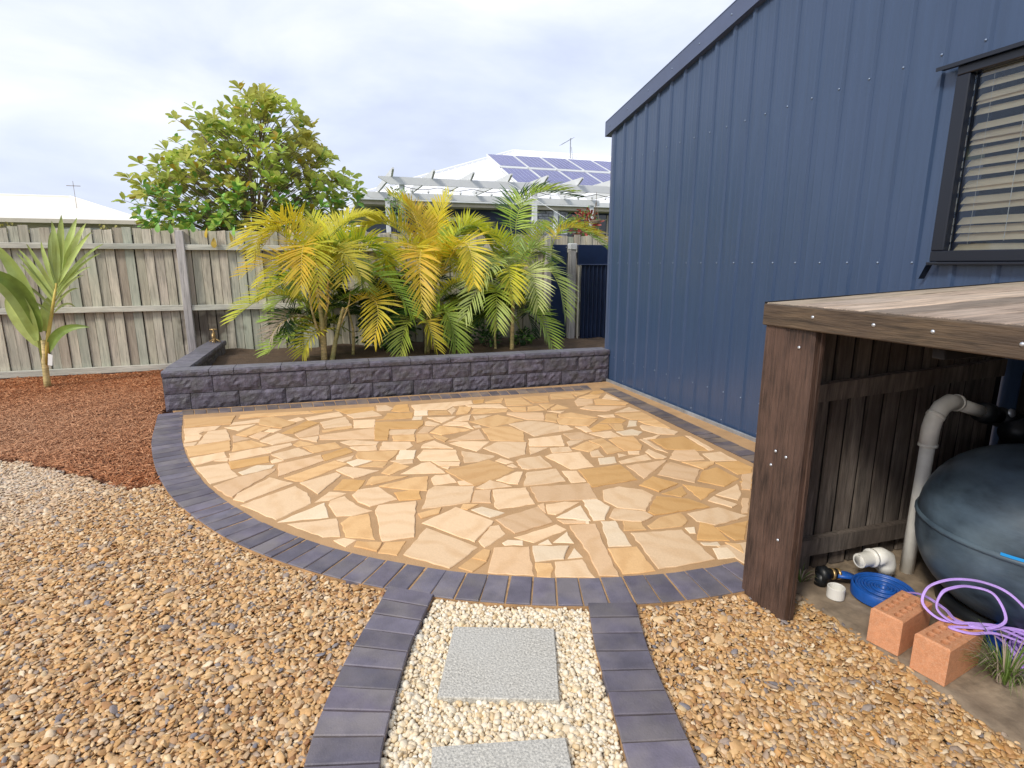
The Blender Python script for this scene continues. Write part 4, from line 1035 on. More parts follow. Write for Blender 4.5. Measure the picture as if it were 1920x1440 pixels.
# back wall: palings, rails and dark lining
x = 1.905; k = 0
while x < 3.38:
    wd = .094; mb = MB(); vs = []; nn = 12
    for j in range(nn+1):
        z = .01+1.26*j/nn; a = .004*mnoise.noise(Vector((z*3, k*3, 0))); b_ = .005*mnoise.noise(Vector((z*3, k*3, 6)))
        c_ = .004*mnoise.noise(Vector((z*5, k, 6)))
        vs += [(x+a, .018, z), (x+a, .032, z), (x+wd*.93+b_, .032, z), (x+wd*.93+b_, .018+c_, z)]
    vs = [(p[0]-1.775, p[1]+.02, p[2]) for p in vs]
    mb.add(vs, [(j*4+q, j*4+(q+1) % 4, (j+1)*4+(q+1) % 4, (j+1)*4+q) for j in range(nn) for q in range(4)])
    mb.build('paling', M_slat, hs)
    x += .1135; k += 1
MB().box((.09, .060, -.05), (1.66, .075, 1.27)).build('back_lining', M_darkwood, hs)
def rail(x0, x1, za, zb, h, m):
    vs = []; nn = 8
    for i in range(nn+1):
        x = x0+(x1-x0)*i/nn; e = .006*mnoise.noise(Vector((x*4, za*9, 0))); z = za+(zb-za)*i/nn
        vs += [(x-1.775, .036, z+e), (x-1.775, -.002, z+e), (x-1.775, -.004, z+h-e), (x-1.775, .036, z+h-e)]
    MB().add(vs, [(i*4+q, (i+1)*4+q, (i+1)*4+(q+1) % 4, i*4+(q+1) % 4) for i in range(nn) for q in range(4)]+[(0, 1, 2, 3)]).build('rail', m, hs)
rail(1.90, 2.88, .11, .10, .085, M_slat); rail(1.90, 3.35, .87, .93, .085, M_slat)
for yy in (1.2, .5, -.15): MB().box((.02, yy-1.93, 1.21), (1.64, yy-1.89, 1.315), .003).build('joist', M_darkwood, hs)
for k in range(16): MB().box((1.635, -2.2+k*.135, .03), (1.655, -2.2+k*.135+.128, 1.30)).build('interior_shade_board', M_darkwood, hs)  # added near-black boards, put in to make the housing interior read as deep shade
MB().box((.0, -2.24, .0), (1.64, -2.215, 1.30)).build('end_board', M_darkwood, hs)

# concrete pad below
nx, ny = 26, 40; vs = []
for j in range(ny):
    for i in range(nx):
        x = 2.0+1.44*i/(nx-1); yy = -.3+2.29*j/(ny-1)
        z = .004+.008*mnoise.noise(Vector((x*5, yy*5, 0)))
        if i == 0: x += .018*mnoise.noise(Vector((0, yy*6, 2)))
        if 2.12 < x < 2.5 and .8 < yy < 1.22: z += .045*max(0, 1-math.hypot((x-2.30)/.16, (yy-1.07)/.18))
        vs.append((x, yy, z))
mb = MB().add(vs, [(j*nx+i, j*nx+i+1, (j+1)*nx+i+1, (j+1)*nx+i) for j in range(ny-1) for i in range(nx-1)])
b0 = len(mb.v); mb.v += [(vs[j*nx][0]-.012, vs[j*nx][1], -.05) for j in range(ny)]; mb.f += [(j*nx, (j+1)*nx, b0+j+1, b0+j) for j in range(ny-1)]; mb.m += [0]*(ny-1)
tag(mb.build('concrete_pad', M_conc, smooth=True), 'worn concrete pad strewn with dirt under the pump housing', kind='structure')

# pressure tank
tk = empty('water_tank', (2.80, 1.38, 0)); tag(tk, 'squat round black water tank with scuffed dome inside the timber housing', 'water tank')
prof_ = []
for i in range(25):
    a = -math.pi/2+math.pi*i/24; c, s_ = math.cos(a), math.sin(a)
    prof_.append((.425*abs(c)**.85, .375+.375*math.copysign(abs(s_)**.9, s_)))
prof_[0] = (.02, 0.0)
MB().lathe(prof_, 48).build('tank_body', M_tank, tk, True)
MB().lathe([(.424, .395), (.433, .402), (.433, .412), (.424, .420)], 48).build('seam_band', M_tank, tk, True)
a0, a1 = R(-166), R(-128); vs = []
for i in range(9):
    a = a0+(a1-a0)*i/8
    for z in (.418, .430): vs.append((.434*math.cos(a), .434*math.sin(a), z))
M_bl = plain('bright_blue_tape', (.02, .35, .85), .4)
MB().add(vs, [(2*i, 2*i+2, 2*i+3, 2*i+1) for i in range(8)]).build('blue_tape', M_bl, tk)
MB().lathe([(.30, 0), (.31, .01), (.31, .05), (.28, .06)], 32).build('base_ring', M_rubber, tk, True)

# white delivery pipe
pp = empty('pvc_pipe', (2.665, 1.80, 0)); tag(pp, 'tall white pvc pipe bending over to a black fitting above the tank', 'pipe')
V = lambda *p: tuple(p)
MB().tube([(.0, 0, -.02), (.01, 0, .70)], .031, 16).build('riser', M_pvc, pp, True)
MB().tube([(.008, 0, .66), (.010, 0, .745), (.022, 0, .79), (.06, 0, .84), (.11, 0, .862), (.16, 0, .852)], [.038]*6, 16).build('elbow', M_pvc, pp, True)
MB().tube([(.0095, 0, .655), (.0095, 0, .668)], .041, 16).tube([(.025, 0, .796), (.034, 0, .808)], .0405, 16).tube([(.15, 0, .856), (.163, 0, .852)], .041, 16).build('collar', M_pvc, pp, True)
MB().tube([(.14, 0, .856), (.36, 0, .79)], .030, 16).build('top_pipe', M_pvc, pp, True)
MB().tube([(.33, 0, .798), (.37, 0, .787), (.40, 0, .779), (.401, 0, .779), (.47, 0, .76)], [.045, .052, .052, .036, .036], 16).tube([(.47, 0, .76), (.60, 0, .72)], [.05, .05], 12).build('fitting', M_rubber, pp, True)
MB().lathe([(0, .01), (.018, .01), (.022, 0)], 12, M=Matrix.Translation((.475, -.05, .79)) @ Matrix.Rotation(R(70), 4, 'X')).build('bolt', M_screw, pp, True)
# pump behind
pu = empty('pump', (3.22, 1.72, 0)); tag(pu, 'black pump body in the dark behind the white pipe above the tank', 'pump')
MB().tube([(.0, .0, .70), (.0, .0, .55), (0, 0, .40)], [.09, .10, .10], 20).tube([(0, 0, .1), (0, 0, .42)], .05, 16).tube([(-.12, 0, .70), (.13, 0, .72)], .055, 16).build('pump_body', M_rubber, pu, True)
MB().box((-.1, -.09, -.0), (.1, .09, .12), .01).build('base', M_rubber, pu)

# cut pipe elbow
pe = empty('pipe_elbow', (2.505, 1.79, 0)); tag(pe, 'short cream pvc elbow sticking up behind the blue flat hose roll', 'pipe')
MB().tube([(0, 0, -.02), (0, 0, .06)], .028, 16).build('stub', M_pvc, pe, True)
MB().tube([(0, 0, .045), (0, 0, .080), (-.012, .000, .114), (-.045, .000, .130), (-.09, .000, .131)], .041, 18).build('elbow', M_pvc, pe, True)
mb = MB(); mb.tube([(-.08, 0, .131), (-.18, 0, .129)], .034, 18, caps=False); mb.tube([(-.10, 0, .131), (-.112, 0, .131)], .044, 18); mb.tube([(-.18, 0, .129), (-.1805, 0, .129), (-.10, 0, .131)], [.034, .026, .025], 18, caps=False); mb.build('socket', M_pvc, pe, True)
MB().tube([(-.12, 0, .131), (-.118, 0, .131)], .026, 16).build('bore', M_rubber, pe)
# white cap
mb = MB().lathe([(.0, .012), (.030, .012), (.031, .052), (.034, .054), (.037, .052), (.037, .002), (.033, 0), (0, 0)], 28)
tag(mb.build('pvc_end_piece', M_white, smooth=False, loc=(2.135, 1.735, .010)), 'small white round pipe cap standing open beside the blue hose', 'pipe cap')
# layflat hose roll
hr = empty('flat_hose_roll', (2.335, 1.665, .012)); tag(hr, 'rolled blue layflat hose lying flat on the concrete behind the bricks', 'hose roll')
mb = MB()
for k in range(9):
    r_ = .125-k*.0125
    mb.lathe([(r_-.0095, .002), (r_-.0095, .050), (r_-.004, .054-(k % 3)*.002), (r_, .050), (r_+.001, .025), (r_, .002)], 40, c=(.002*math.sin(k*2), .002*math.cos(k*1.7), 0))
mb.build('hose_coils', M_bluehose, hr, True)
MB().tube([(-.02, .122, .028), (-.06, .135, .045), (-.11, .155, .050)], .030, 12, flat=.45).build('hose_tail', M_bluehose, hr, True)
MB().tube([(-.095, .152, .05), (-.105, .155, .05)], .027, 14).tube([(-.120, .160, .05), (-.130, .163, .05)], .027, 14).build('clamp', M_brass, hr, True)
MB().tube([(-.10, .154, .05), (-.15, .170, .052), (-.151, .1705, .052), (-.185, .18, .05)], [.024, .024, .036, .036], 16).tube([(-.17, .175, .05), (-.175, .177, -.005)], .028, 12).build('coupling', M_rubber, hr, True)

# two bricks
# bricks are built hollow: sides as walls and a perforated top, so that the core holes are real
def cored_brick(loc, rz, lab):
    b = empty('brick', loc, rz); L_, Wd, H = .245, .116, .148; n_ = 16; ch = .006
    mb = MB()
    ring = lambda i_, z: [(i_, i_, z), (L_-i_, i_, z), (L_-i_, Wd-i_, z), (i_, Wd-i_, z)]
    mb.add(ring(0, 0)+ring(0, H-ch)+ring(ch, H), [(q, (q+1) % 4, 4+(q+1) % 4, 4+q) for q in range(4)]+[(4+q, 4+(q+1) % 4, 8+(q+1) % 4, 8+q) for q in range(4)]+[(3, 2, 1, 0)])
    hx = [.038+.042*i for i in range(5)]; hy = [.034, .082]
    cxs = [ch]+[v for x in hx for v in (x-.0185, x+.0185)]+[L_-ch]; cys = [ch]+[v for y_ in hy for v in (y_-.0170, y_+.0170)]+[Wd-ch]
    for i in range(len(cxs)-1):
        for j in range(len(cys)-1):
            xa, xb, ya, yb = cxs[i], cxs[i+1], cys[j], cys[j+1]
            if i % 2 == 1 and j % 2 == 1:
                cx, cy = (xa+xb)/2, (ya+yb)/2; o = []; c = []; d = []
                for q in range(n_):
                    a = 2*math.pi*q/n_; ca, sa = math.cos(a), math.sin(a); mm = max(abs(ca), abs(sa))
                    o.append((cx+ca/mm*(xb-xa)/2, cy+sa/mm*(yb-ya)/2, H)); c.append((cx+ca*.0165, cy+sa*.0135, H-.001)); d.append((cx+ca*.0160, cy+sa*.0130, .02))
                mb.add(o+c+d, [(q, (q+1) % n_, n_+(q+1) % n_, n_+q) for q in range(n_)]+[(n_+q, n_+(q+1) % n_, 2*n_+(q+1) % n_, 2*n_+q) for q in range(n_)]+[tuple(2*n_+q for q in range(n_))])
            else: mb.add([(xa, ya, H), (xb, ya, H), (xb, yb, H), (xa, yb, H)], [(0, 1, 2, 3)])
    b2 = mb.build('brick', M_brick, None, loc=loc, rot=(0, 0, rz)); bpy.data.objects.remove(b); b2.name = 'brick'
    tag(b2, lab, 'brick', 'loose bricks on the concrete edge'); return b2
cored_brick((2.030, 1.352, .008), R(13.5), 'orange cored brick standing against the blue flat hose roll')
cored_brick((2.035, 1.180, .008), R(10), 'orange cored brick beside the grass tuft, nearer the camera')

# lilac hose over the bricks and its reel
lh = empty('lilac_hose', (2.45, 1.25, 0)); tag(lh, 'thin lilac twin hose looping over the bricks to a messy coil', 'hose')
def hose(P, r_=.0048, name='hose_run', tw=True):
    q = crom(P, 7); mb = MB()
    if tw:
        T = np.gradient(np.array(q), axis=0); T /= np.linalg.norm(T, axis=1)[:, None]; Nn = np.c_[-T[:, 1], T[:, 0], 0*T[:, 0]]*r_*.95
        for s_ in (-1, 1): mb.tube([tuple(a+s_*b-np.array([2.45, 1.25, 0])) for a, b in zip(q, Nn)], r_, 7)
    else: mb.tube([tuple(a-np.array([2.45, 1.25, 0])) for a in q], r_, 7)
    return mb.build(name, M_purple, lh, True)
hose([(2.31, 1.62, .04), (2.29, 1.535, .12), (2.28, 1.455, .158), (2.27, 1.363, .156), (2.235, 1.295, .158), (2.28, 1.22, .158), (2.34, 1.17, .10), (2.32, 1.10, .05), (2.24, 1.03, .035), (2.15, .95, .03), (2.08, .80, .03)], .0036)
hose([(2.47, 1.06, .09), (2.40, 1.16, .13), (2.32, 1.225, .160), (2.24, 1.27, .162), (2.17, 1.315, .165), (2.15, 1.37, .20), (2.18, 1.385, .25), (2.22, 1.365, .285), (2.28, 1.337, .30), (2.345, 1.29, .30), (2.37, 1.215, .29), (2.40, 1.13, .22), (2.45, 1.02, .12)], .0036)
hose([(2.56, .98, .07), (2.47, 1.10, .12), (2.36, 1.20, .16), (2.27, 1.255, .163), (2.20, 1.285, .165), (2.17, 1.33, .20), (2.19, 1.335, .26), (2.245, 1.33, .275), (2.31, 1.315, .275), (2.350, 1.255, .27), (2.345, 1.20, .20), (2.29, 1.215, .165), (2.24, 1.25, .162), (2.29, 1.24, .158), (2.345, 1.17, .10), (2.31, 1.08, .05), (2.25, 1.0, .045), (2.18, .90, .04), (2.12, .76, .03)], .0036)
hose([(2.60, 1.02, .10), (2.48, 1.12, .14), (2.38, 1.19, .16), (2.30, 1.215, .160), (2.22, 1.25, .161), (2.16, 1.27, .161), (2.20, 1.22, .160), (2.30, 1.19, .155), (2.42, 1.11, .11), (2.50, 1.0, .08)], .0034)
for k in range(17):
    r_ = .17-.0068*k; cx, cy = 2.50+.01*math.sin(k*2.1), 1.08+.01*math.cos(k*1.3); z = .075+.004*(k % 4)+.002*k
    hose([(cx+r_*math.cos(a)*(1+.03*math.sin(3*a+k)), cy+r_*math.sin(a)*.93, z+.008*math.sin(2*a+k)) for a in np.linspace(0, 2*math.pi, 12)], .0042, 'hose_coil', tw=False)
ds = empty('plastic_dish', (2.54, 1.09, .0)); tag(ds, 'shallow blue plastic dish holding the lilac hose coil', 'dish')
MB().lathe([(0, .02), (.20, .02), (.225, .055), (.235, .06), (.238, .055), (.215, .005), (0, .004)], 44).build('bowl', M_blue, ds, True)

# grass tufts
def tuft(loc, n, h, spread, lab, seed, m):
    r2 = random.Random(seed); mb = MB()
    for i in range(n):
        a = r2.uniform(0, 6.28); L_ = h*r2.uniform(.5, 1.15); b = Vector((math.cos(a), math.sin(a), 0)); st = b*r2.uniform(0, spread*.35)
        tip = st+b*spread*r2.uniform(.5, 1.3)+Vector((0, 0, L_*r2.uniform(.3, 1))); mid = (st+tip)*.5+Vector((0, 0, L_*.42))
        pts = bez(st, mid, tip, 5); sd_ = Vector((-b.y, b.x, 0)); vs = []
        for k, p in enumerate(pts):
            w_ = .0026*(1-k/4.3); vs += [p-sd_*w_, p+sd_*w_]
        mb.add(vs, [(2*k, 2*k+2, 2*k+3, 2*k+1) for k in range(4)], 0 if r2.random() < .65 else 1)
    o = mb.build('grass_tuft', [m, FR['d']], None, loc=loc); tag(o, lab, 'grass tuft'); return o
M_grass = pmat('weed_blade', (.14, .22, .04), rough=.6, objvar=0, bump=0, trans=.25)
tuft((2.235, 1.11, .04), 170, .13, .12, 'scruffy green grass tuft growing against the nearer orange brick', 5, M_grass)
tuft((2.10, 1.90, .005), 46, .06, .07, 'small green weed at the foot of the dark timber post', 8, M_grass)

# ================================================================== palms
FRONDS = {"L": [["y", [-0.064, 7.8, 1.312], [-0.38, 7.6, 1.972], [-0.846, 7.4, 1.713]],
["y", [-0.094, 7.8, 1.259], [-0.151, 7.3, 1.717], [-0.215, 6.95, 1.192]],
["yg", [-0.115, 7.7, 0.943], [-0.537, 7.5, 1.121], [-1.003, 7.3, 0.847]],
["yg", [-0.02, 7.8, 1.204], [0.18, 7.9, 1.871], [0.789, 8.0, 2.13]],
["yg", [0.031, 7.8, 1.204], [0.526, 7.6, 1.785], [1.026, 7.4, 1.392]],
["g", [0.08, 7.8, 1.149], [0.602, 7.5, 1.393], [1.096, 7.2, 0.844]],
["y", [0.221, 7.8, 0.873], [0.628, 7.4, 1.053], [0.577, 7.1, 0.557]],
["g", [-0.187, 7.8, 0.665], [-0.402, 7.4, 0.638], [-0.652, 7.2, 0.458]],
["y", [-0.069, 7.9, 1.255], [-0.27, 7.7, 1.575], [-0.715, 7.5, 1.25]],
["y", [-0.012, 8.0, 1.334], [0.046, 8.1, 1.797], [-0.227, 8.2, 2.04]],
["d", [-0.128, 7.8, 0.773], [-0.391, 7.5, 0.835], [-0.61, 7.3, 0.633]],
["dg", [0.13, 8.1, 1.022], [0.409, 8.3, 1.382], [0.838, 8.4, 1.111]],
["dg", [0.067, 8.0, 0.917], [0.359, 8.3, 1.006], [0.642, 8.4, 0.753]],
["yg", [0.011, 7.9, 1.282], [0.337, 8.2, 1.665], [0.204, 8.4, 2.09]],
["yg", [-0.04, 7.7, 1.288], [0.202, 7.3, 1.647], [0.462, 7.0, 1.351]],
["yg", [-0.081, 7.6, 1.055], [-0.299, 7.3, 1.301], [-0.656, 7.2, 1.09]],
["g", [0.154, 7.8, 0.653], [-0.109, 7.5, 0.641], [-0.274, 7.4, 0.396]],
["dg", [-0.025, 8.1, 1.137], [-0.228, 8.4, 1.384], [-0.491, 8.5, 1.184]]], "M": [["y", [1.501, 8.0, 1.236], [1.421, 8.1, 1.9], [1.147, 8.1, 2.34]],
["y", [1.532, 8.0, 1.265], [1.556, 8.2, 1.819], [1.736, 8.2, 2.355]],
["yg", [1.542, 7.9, 1.268], [1.892, 7.8, 1.977], [2.342, 7.6, 1.751]],
["yg", [1.471, 8.0, 1.236], [1.02, 8.1, 2.033], [0.384, 8.0, 1.689]],
["y", [1.485, 7.9, 1.326], [1.25, 7.4, 1.656], [1.172, 7.0, 0.937]],
["y", [1.583, 7.8, 1.327], [1.82, 7.4, 1.767], [1.861, 7.1, 1.234]],
["yg", [1.453, 7.8, 0.898], [1.719, 7.5, 1.249], [2.1, 7.3, 1.169]],
["g", [1.366, 7.7, 0.562], [1.07, 7.4, 0.773], [0.903, 7.2, 0.34]],
["g", [1.424, 7.7, 0.559], [1.525, 7.3, 0.878], [1.632, 7.2, 0.387]],
["yg", [1.503, 8.0, 1.294], [1.166, 7.8, 1.745], [0.717, 7.6, 1.417]],
["dg", [1.477, 8.1, 0.815], [1.125, 8.3, 1.111], [0.648, 8.4, 0.874]],
["dg", [1.54, 8.1, 0.874], [1.898, 8.3, 0.976], [2.212, 8.4, 0.708]],
["g", [1.527, 8.0, 1.118], [1.791, 8.2, 1.467], [2.232, 8.2, 1.345]],
["y", [1.51, 7.9, 1.181], [1.629, 7.7, 1.664], [1.815, 7.4, 1.524]],
["dg", [1.408, 7.9, 0.745], [1.205, 7.7, 0.911], [0.872, 7.6, 0.648]],
["g", [1.375, 7.6, 0.515], [1.273, 7.3, 0.776], [1.361, 7.1, 0.414]]], "R": [["g", [2.686, 7.8, 1.673], [2.809, 7.8, 2.366], [3.505, 7.7, 2.493]],
["yg", [3.162, 7.7, 1.674], [3.406, 7.6, 1.994], [4.014, 7.5, 1.765]],
["p", [2.655, 7.8, 1.23], [2.25, 7.4, 1.525], [1.729, 7.1, 0.807]],
["g", [2.559, 7.8, 0.992], [2.278, 7.4, 1.19], [2.168, 7.1, 0.656]],
["p", [2.719, 7.8, 1.26], [3.052, 7.5, 1.41], [3.235, 7.3, 0.773]],
["g", [2.72, 7.8, 0.745], [2.868, 7.5, 0.796], [3.067, 7.3, 0.303]],
["p", [2.686, 7.8, 1.319], [2.803, 7.6, 1.699], [3.168, 7.4, 1.526]],
["yg", [2.688, 7.9, 1.317], [2.373, 7.8, 1.872], [1.775, 7.7, 1.721]],
["p", [2.755, 8.0, 1.376], [2.691, 8.1, 1.77], [2.334, 8.2, 1.889]],
["yg", [2.686, 7.8, 1.29], [3.044, 7.9, 1.827], [3.32, 8.1, 2.081]],
["dg", [2.757, 8.1, 0.845], [2.486, 8.3, 0.964], [2.175, 8.4, 0.515]],
["dg", [2.791, 8.1, 0.717], [3.138, 8.3, 0.821], [3.39, 8.3, 0.549]],
["yg", [2.621, 7.7, 1.175], [2.395, 7.3, 1.47], [2.354, 7.0, 1.043]],
["p", [2.652, 7.7, 1.233], [2.695, 7.3, 1.386], [2.745, 7.1, 0.917]],
["g", [2.69, 8.0, 0.978], [2.429, 8.1, 1.315], [2.137, 8.1, 1.044]],
["g", [2.79, 8.1, 1.374], [2.624, 8.2, 1.528], [2.298, 8.2, 1.467]]]}
def frond_mesh(P, n, Lmax, droop, w0, seed, a0=62, a1=22, lift=.35, rr=.008, tstart=.16):
    r2 = random.Random(seed); mb = MB()
    pts = bez(P[0], P[1], P[2], 14)
    k = len(pts)
    mb.tube(pts, [rr*(1-.75*i/(k-1)) for i in range(k)], 5, mi=1)
    up = Vector((0, 0, 1))
    def at(t):
        f = t*(k-1); i = min(int(f), k-2); return pts[i].lerp(pts[i+1], f-i), (pts[i+1]-pts[i]).normalized()
    roll = r2.uniform(-.25, .25)
    for i in range(n):
        t = tstart+(1-tstart)*(i+.3)/n
        for sgn in (-1, 1):
            tt = min(.999, t+r2.uniform(-.006, .006)); p, T = at(tt)
            ref = Vector((0, -.35, 1)).normalized() if abs(T.z) > .75 else up
            S_ = T.cross(ref); S_ = S_.normalized() if S_.length > .05 else Vector((1, 0, 0))
            Nn = S_.cross(T).normalized()
            q = Matrix.Rotation(roll, 3, T); S_ = q @ S_; Nn = q @ Nn
            u = (t-tstart)/(1-tstart)
            al = R(a0+(a1-a0)*u+r2.uniform(-4, 4)); L_ = Lmax*(math.sin(math.pi*(.20+.72*u))**.7)*r2.uniform(.88, 1.06)
            d = (S_*sgn*math.sin(al)+T*math.cos(al)+Nn*(lift*(1-.4*u)+r2.uniform(-.08, .08))).normalized()
            dr = droop*r2.uniform(.7, 1.35)*L_
            wv = d.cross(Nn).normalized()
            wv = (wv+Nn*.35*sgn).normalized()
            vs = []
            for s_, wf in ((0, .45), (.3, 1), (.65, .8), (1, .04)):
                c = p+d*L_*s_+Vector((0, 0, -1))*dr*s_*s_
                vs += [c-wv*w0*.5*wf, c+wv*w0*.5*wf]
            mb.add(vs, [(0, 2, 3, 1), (2, 4, 5, 3), (4, 6, 7, 5)], 0)
    return mb
sd_ = [100]
M_rach = {'y': pmat('golden_stalk', (.60, .46, .10), rough=.5, objvar=.05, bump=0), 'g': pmat('green_stalk', (.28, .33, .07), rough=.5, objvar=.05, bump=0)}
def palm(name, lab, key, base, stems, Lf=.37, extra=2):
    root = empty(name, base); tag(root, lab, 'palm', 'cane palms in the raised bed')
    bx, by, bz = base
    for st in stems:
        pts = [tuple(p) for p in crom(st[1], 6)]; n_ = len(pts)
        mb = MB(); rad = []
        for i in range(n_):
            u = i/(n_-1); rad.append(st[0]*(1-.45*u)*(1.10 if i % 5 == 0 else 1))
        mb.tube([(p[0]-bx, p[1]-by, p[2]-bz) for p in pts], rad, 9); mb.build('stem', M_stem, root, True)
    for (c, a, b, d) in FRONDS[key]:
        for rep in range(1+extra):
            sd_[0] += 1; r2 = random.Random(sd_[0])
            j = (lambda s: Vector((0, 0, 0))) if rep == 0 else (lambda s: Vector((r2.uniform(-s, s), r2.uniform(0, s)*1.2+.1, r2.uniform(-s, s*.6))))
            A, B_, D = Vector(a)-Vector(base), Vector(b)+j(.12)-Vector(base), Vector(d)+j(.22)-Vector(base)
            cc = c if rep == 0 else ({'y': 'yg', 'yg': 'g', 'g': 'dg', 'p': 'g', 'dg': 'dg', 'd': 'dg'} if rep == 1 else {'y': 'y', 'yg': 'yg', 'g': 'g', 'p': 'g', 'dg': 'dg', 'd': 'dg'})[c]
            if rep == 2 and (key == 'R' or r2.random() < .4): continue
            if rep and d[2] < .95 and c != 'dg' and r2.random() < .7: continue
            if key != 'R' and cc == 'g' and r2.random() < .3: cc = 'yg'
            Lc = (B_-A).length+(D-B_).length; n_ = max(14, int(Lc/.040))
            L_ = Lf*min(1.15, .55+.45*Lc)
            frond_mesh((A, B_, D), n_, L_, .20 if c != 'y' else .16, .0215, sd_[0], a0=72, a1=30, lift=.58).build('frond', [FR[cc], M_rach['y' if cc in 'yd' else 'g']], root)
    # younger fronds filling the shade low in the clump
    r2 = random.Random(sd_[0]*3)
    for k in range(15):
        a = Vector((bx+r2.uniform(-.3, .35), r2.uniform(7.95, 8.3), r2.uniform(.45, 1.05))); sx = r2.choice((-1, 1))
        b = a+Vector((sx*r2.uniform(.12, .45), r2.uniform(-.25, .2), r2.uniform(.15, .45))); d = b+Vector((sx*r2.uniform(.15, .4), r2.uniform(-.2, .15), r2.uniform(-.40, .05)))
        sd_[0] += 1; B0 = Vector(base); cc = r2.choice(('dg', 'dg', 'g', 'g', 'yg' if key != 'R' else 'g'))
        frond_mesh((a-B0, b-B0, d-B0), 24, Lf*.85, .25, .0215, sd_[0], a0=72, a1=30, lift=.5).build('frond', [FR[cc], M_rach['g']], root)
    return root
palm('cane_palm', 'leftmost golden yellow cane palm clump with two thick pale stems at the wall', 'L', (.03, 7.62, .27), [
    (.040, [(-.02, 7.60, .25), (-.01, 7.60, .6), (-.02, 7.60, .9), (-.065, 7.82, 1.32)]), (.034, [(.075, 7.58, .25), (.12, 7.60, .45), (.18, 7.60, .68), (.26, 7.60, .95)]),
    (.018, [(-.03, 7.60, .5), (-.12, 7.60, .9), (-.14, 7.80, 1.25)]), (.018, [(.02, 7.9, .6), (.06, 7.9, .95), (.10, 7.60, 1.3)]), (.014, [(.16, 7.60, .62), (.33, 7.82, .95), (.37, 7.8, 1.15)]), (.022, [(.36, 7.95, .25), (.38, 7.95, .6), (.33, 7.95, .9)]), (.012, [(.0, 7.60, .75), (.09, 7.8, 1.05), (.03, 7.75, 1.3)])])
palm('cane_palm', 'middle yellow cane palm with a golden frond hanging straight down', 'M', (1.39, 7.9, .27), [
    (.026, [(1.38, 7.9, .25), (1.42, 7.9, .6), (1.45, 7.95, .9), (1.49, 8.0, 1.3)]), (.018, [(1.34, 7.85, .25), (1.36, 7.85, .6), (1.42, 7.85, 1.1)]), (.016, [(1.45, 7.9, .3), (1.53, 7.9, .7), (1.58, 7.9, 1.1)])])
palm('cane_palm', 'right hand greener cane palm nearest the side gate with tall arching fronds', 'R', (2.62, 7.85, .25), [
    (.033, [(2.62, 7.85, .23), (2.63, 7.85, .6), (2.64, 7.85, .95), (2.70, 7.85, 1.4)]), (.020, [(2.40, 7.95, .22), (2.39, 7.95, .5), (2.40, 7.95, .8)]), (.014, [(2.64, 7.85, .8), (2.66, 7.8, 1.1), (2.72, 7.8, 1.35)])])

# young coconut palm in the mulch
cp = empty('coconut_palm', (-3.24, 8.2, .0)); tag(cp, 'young coconut palm with broad green leaves in the mulch by the left fence', 'palm')
cb = Vector((-3.24, 8.2, 0))
MB().tube([(0, 0, -.03), (.0, 0, .12), (.01, 0, .35), (.03, 0, .60)], [.042, .036, .032, .024], 10).build('stem', M_stem, cp, True)
MB().tube([(.02, 0, .3), (.09, 0, .65), (.20, 0, 1.05), (.26, 0, 1.27)], [.028, .022, .016, .012], 8).build('stem', M_rach['y'], cp, True)
MB().tube([(.01, 0, .3), (-.01, 0, .7), (-.03, 0, .95)], [.03, .022, .014], 8).build('stem', M_rach['g'], cp, True)
def blade(P, wmax, name, m, fold=.3, n=12, droopx=0):
    pts = bez(*[Vector(p)-cb for p in P], n); mb = MB(); vs = []
    for i, p in enumerate(pts):
        u = i/(n-1); T = (pts[min(i+1, n-1)]-pts[max(i-1, 0)]).normalized(); S_ = T.cross(Vector((0, -1, .25)))
        S_ = S_.normalized() if S_.length > .05 else Vector((1, 0, 0)); Nn = S_.cross(T)
        w_ = wmax*(math.sin(math.pi*min(1, .06+.94*u**.75))**.8)*.5+.002
        for q in range(-3, 4):
            zz = abs(q)/3; vs.append(p+S_*w_*q/3+Nn*(w_*fold*zz+(.004 if q % 2 else 0)))
    mb.add(vs, [(i*7+q, (i+1)*7+q, (i+1)*7+q+1, i*7+q+1) for i in range(n-1) for q in range(6)])
    return mb.build(name, m, cp, True)
M_coco = pmat('coconut_leaf', (.52, .62, .20), rough=.4, scale=2, dark=.7, light=1.3, stretch=(1, 1, 1), objvar=.25, huevar=.01, bump=0, trans=.35, tint=(.36, .40, .07), tscale=5, tamt=.6)
M_cocod = pmat('coconut_leaf_dark', (.22, .32, .06), rough=.4, scale=6, objvar=.1, bump=0, trans=.25)
blade([(-3.20, 8.15, .70), (-3.30, 8.0, 1.25), (-3.62, 7.8, 1.42)], .16, 'frond', M_cocod)
blade([(-3.25, 8.15, .60), (-3.42, 8.0, 1.32), (-3.52, 7.8, .90)][:1]+[(-3.36, 8.05, 1.15), (-3.62, 7.95, 1.30)], .16, 'frond', M_coco)
blade([(-3.17, 8.2, .45), (-2.98, 8.15, .70), (-2.66, 8.05, .75)], .11, 'frond', M_cocod)
blade([(-3.24, 8.22, .50), (-3.42, 8.2, .86), (-3.5, 8.2, 1.10)], .13, 'frond', M_coco)
blade([(-3.19, 8.25, .70), (-3.14, 8.25, .95), (-3.05, 8.25, 1.15)], .12, 'frond', M_coco)
blade([(-3.22, 8.18, .75), (-3.32, 8.15, 1.35), (-3.50, 8.10, 1.75)], .15, 'frond', M_coco)
def pl(P, n, Lx, w0, sd, m, a0=30, a1=8, droop=.15, lift=.15): 
    P = [Vector(p)-cb for p in P]; return frond_mesh(P, n, Lx, droop, w0, sd, a0=a0, a1=a1, lift=lift, rr=.010, tstart=.3).build('frond', [m, M_rach['g']], cp)
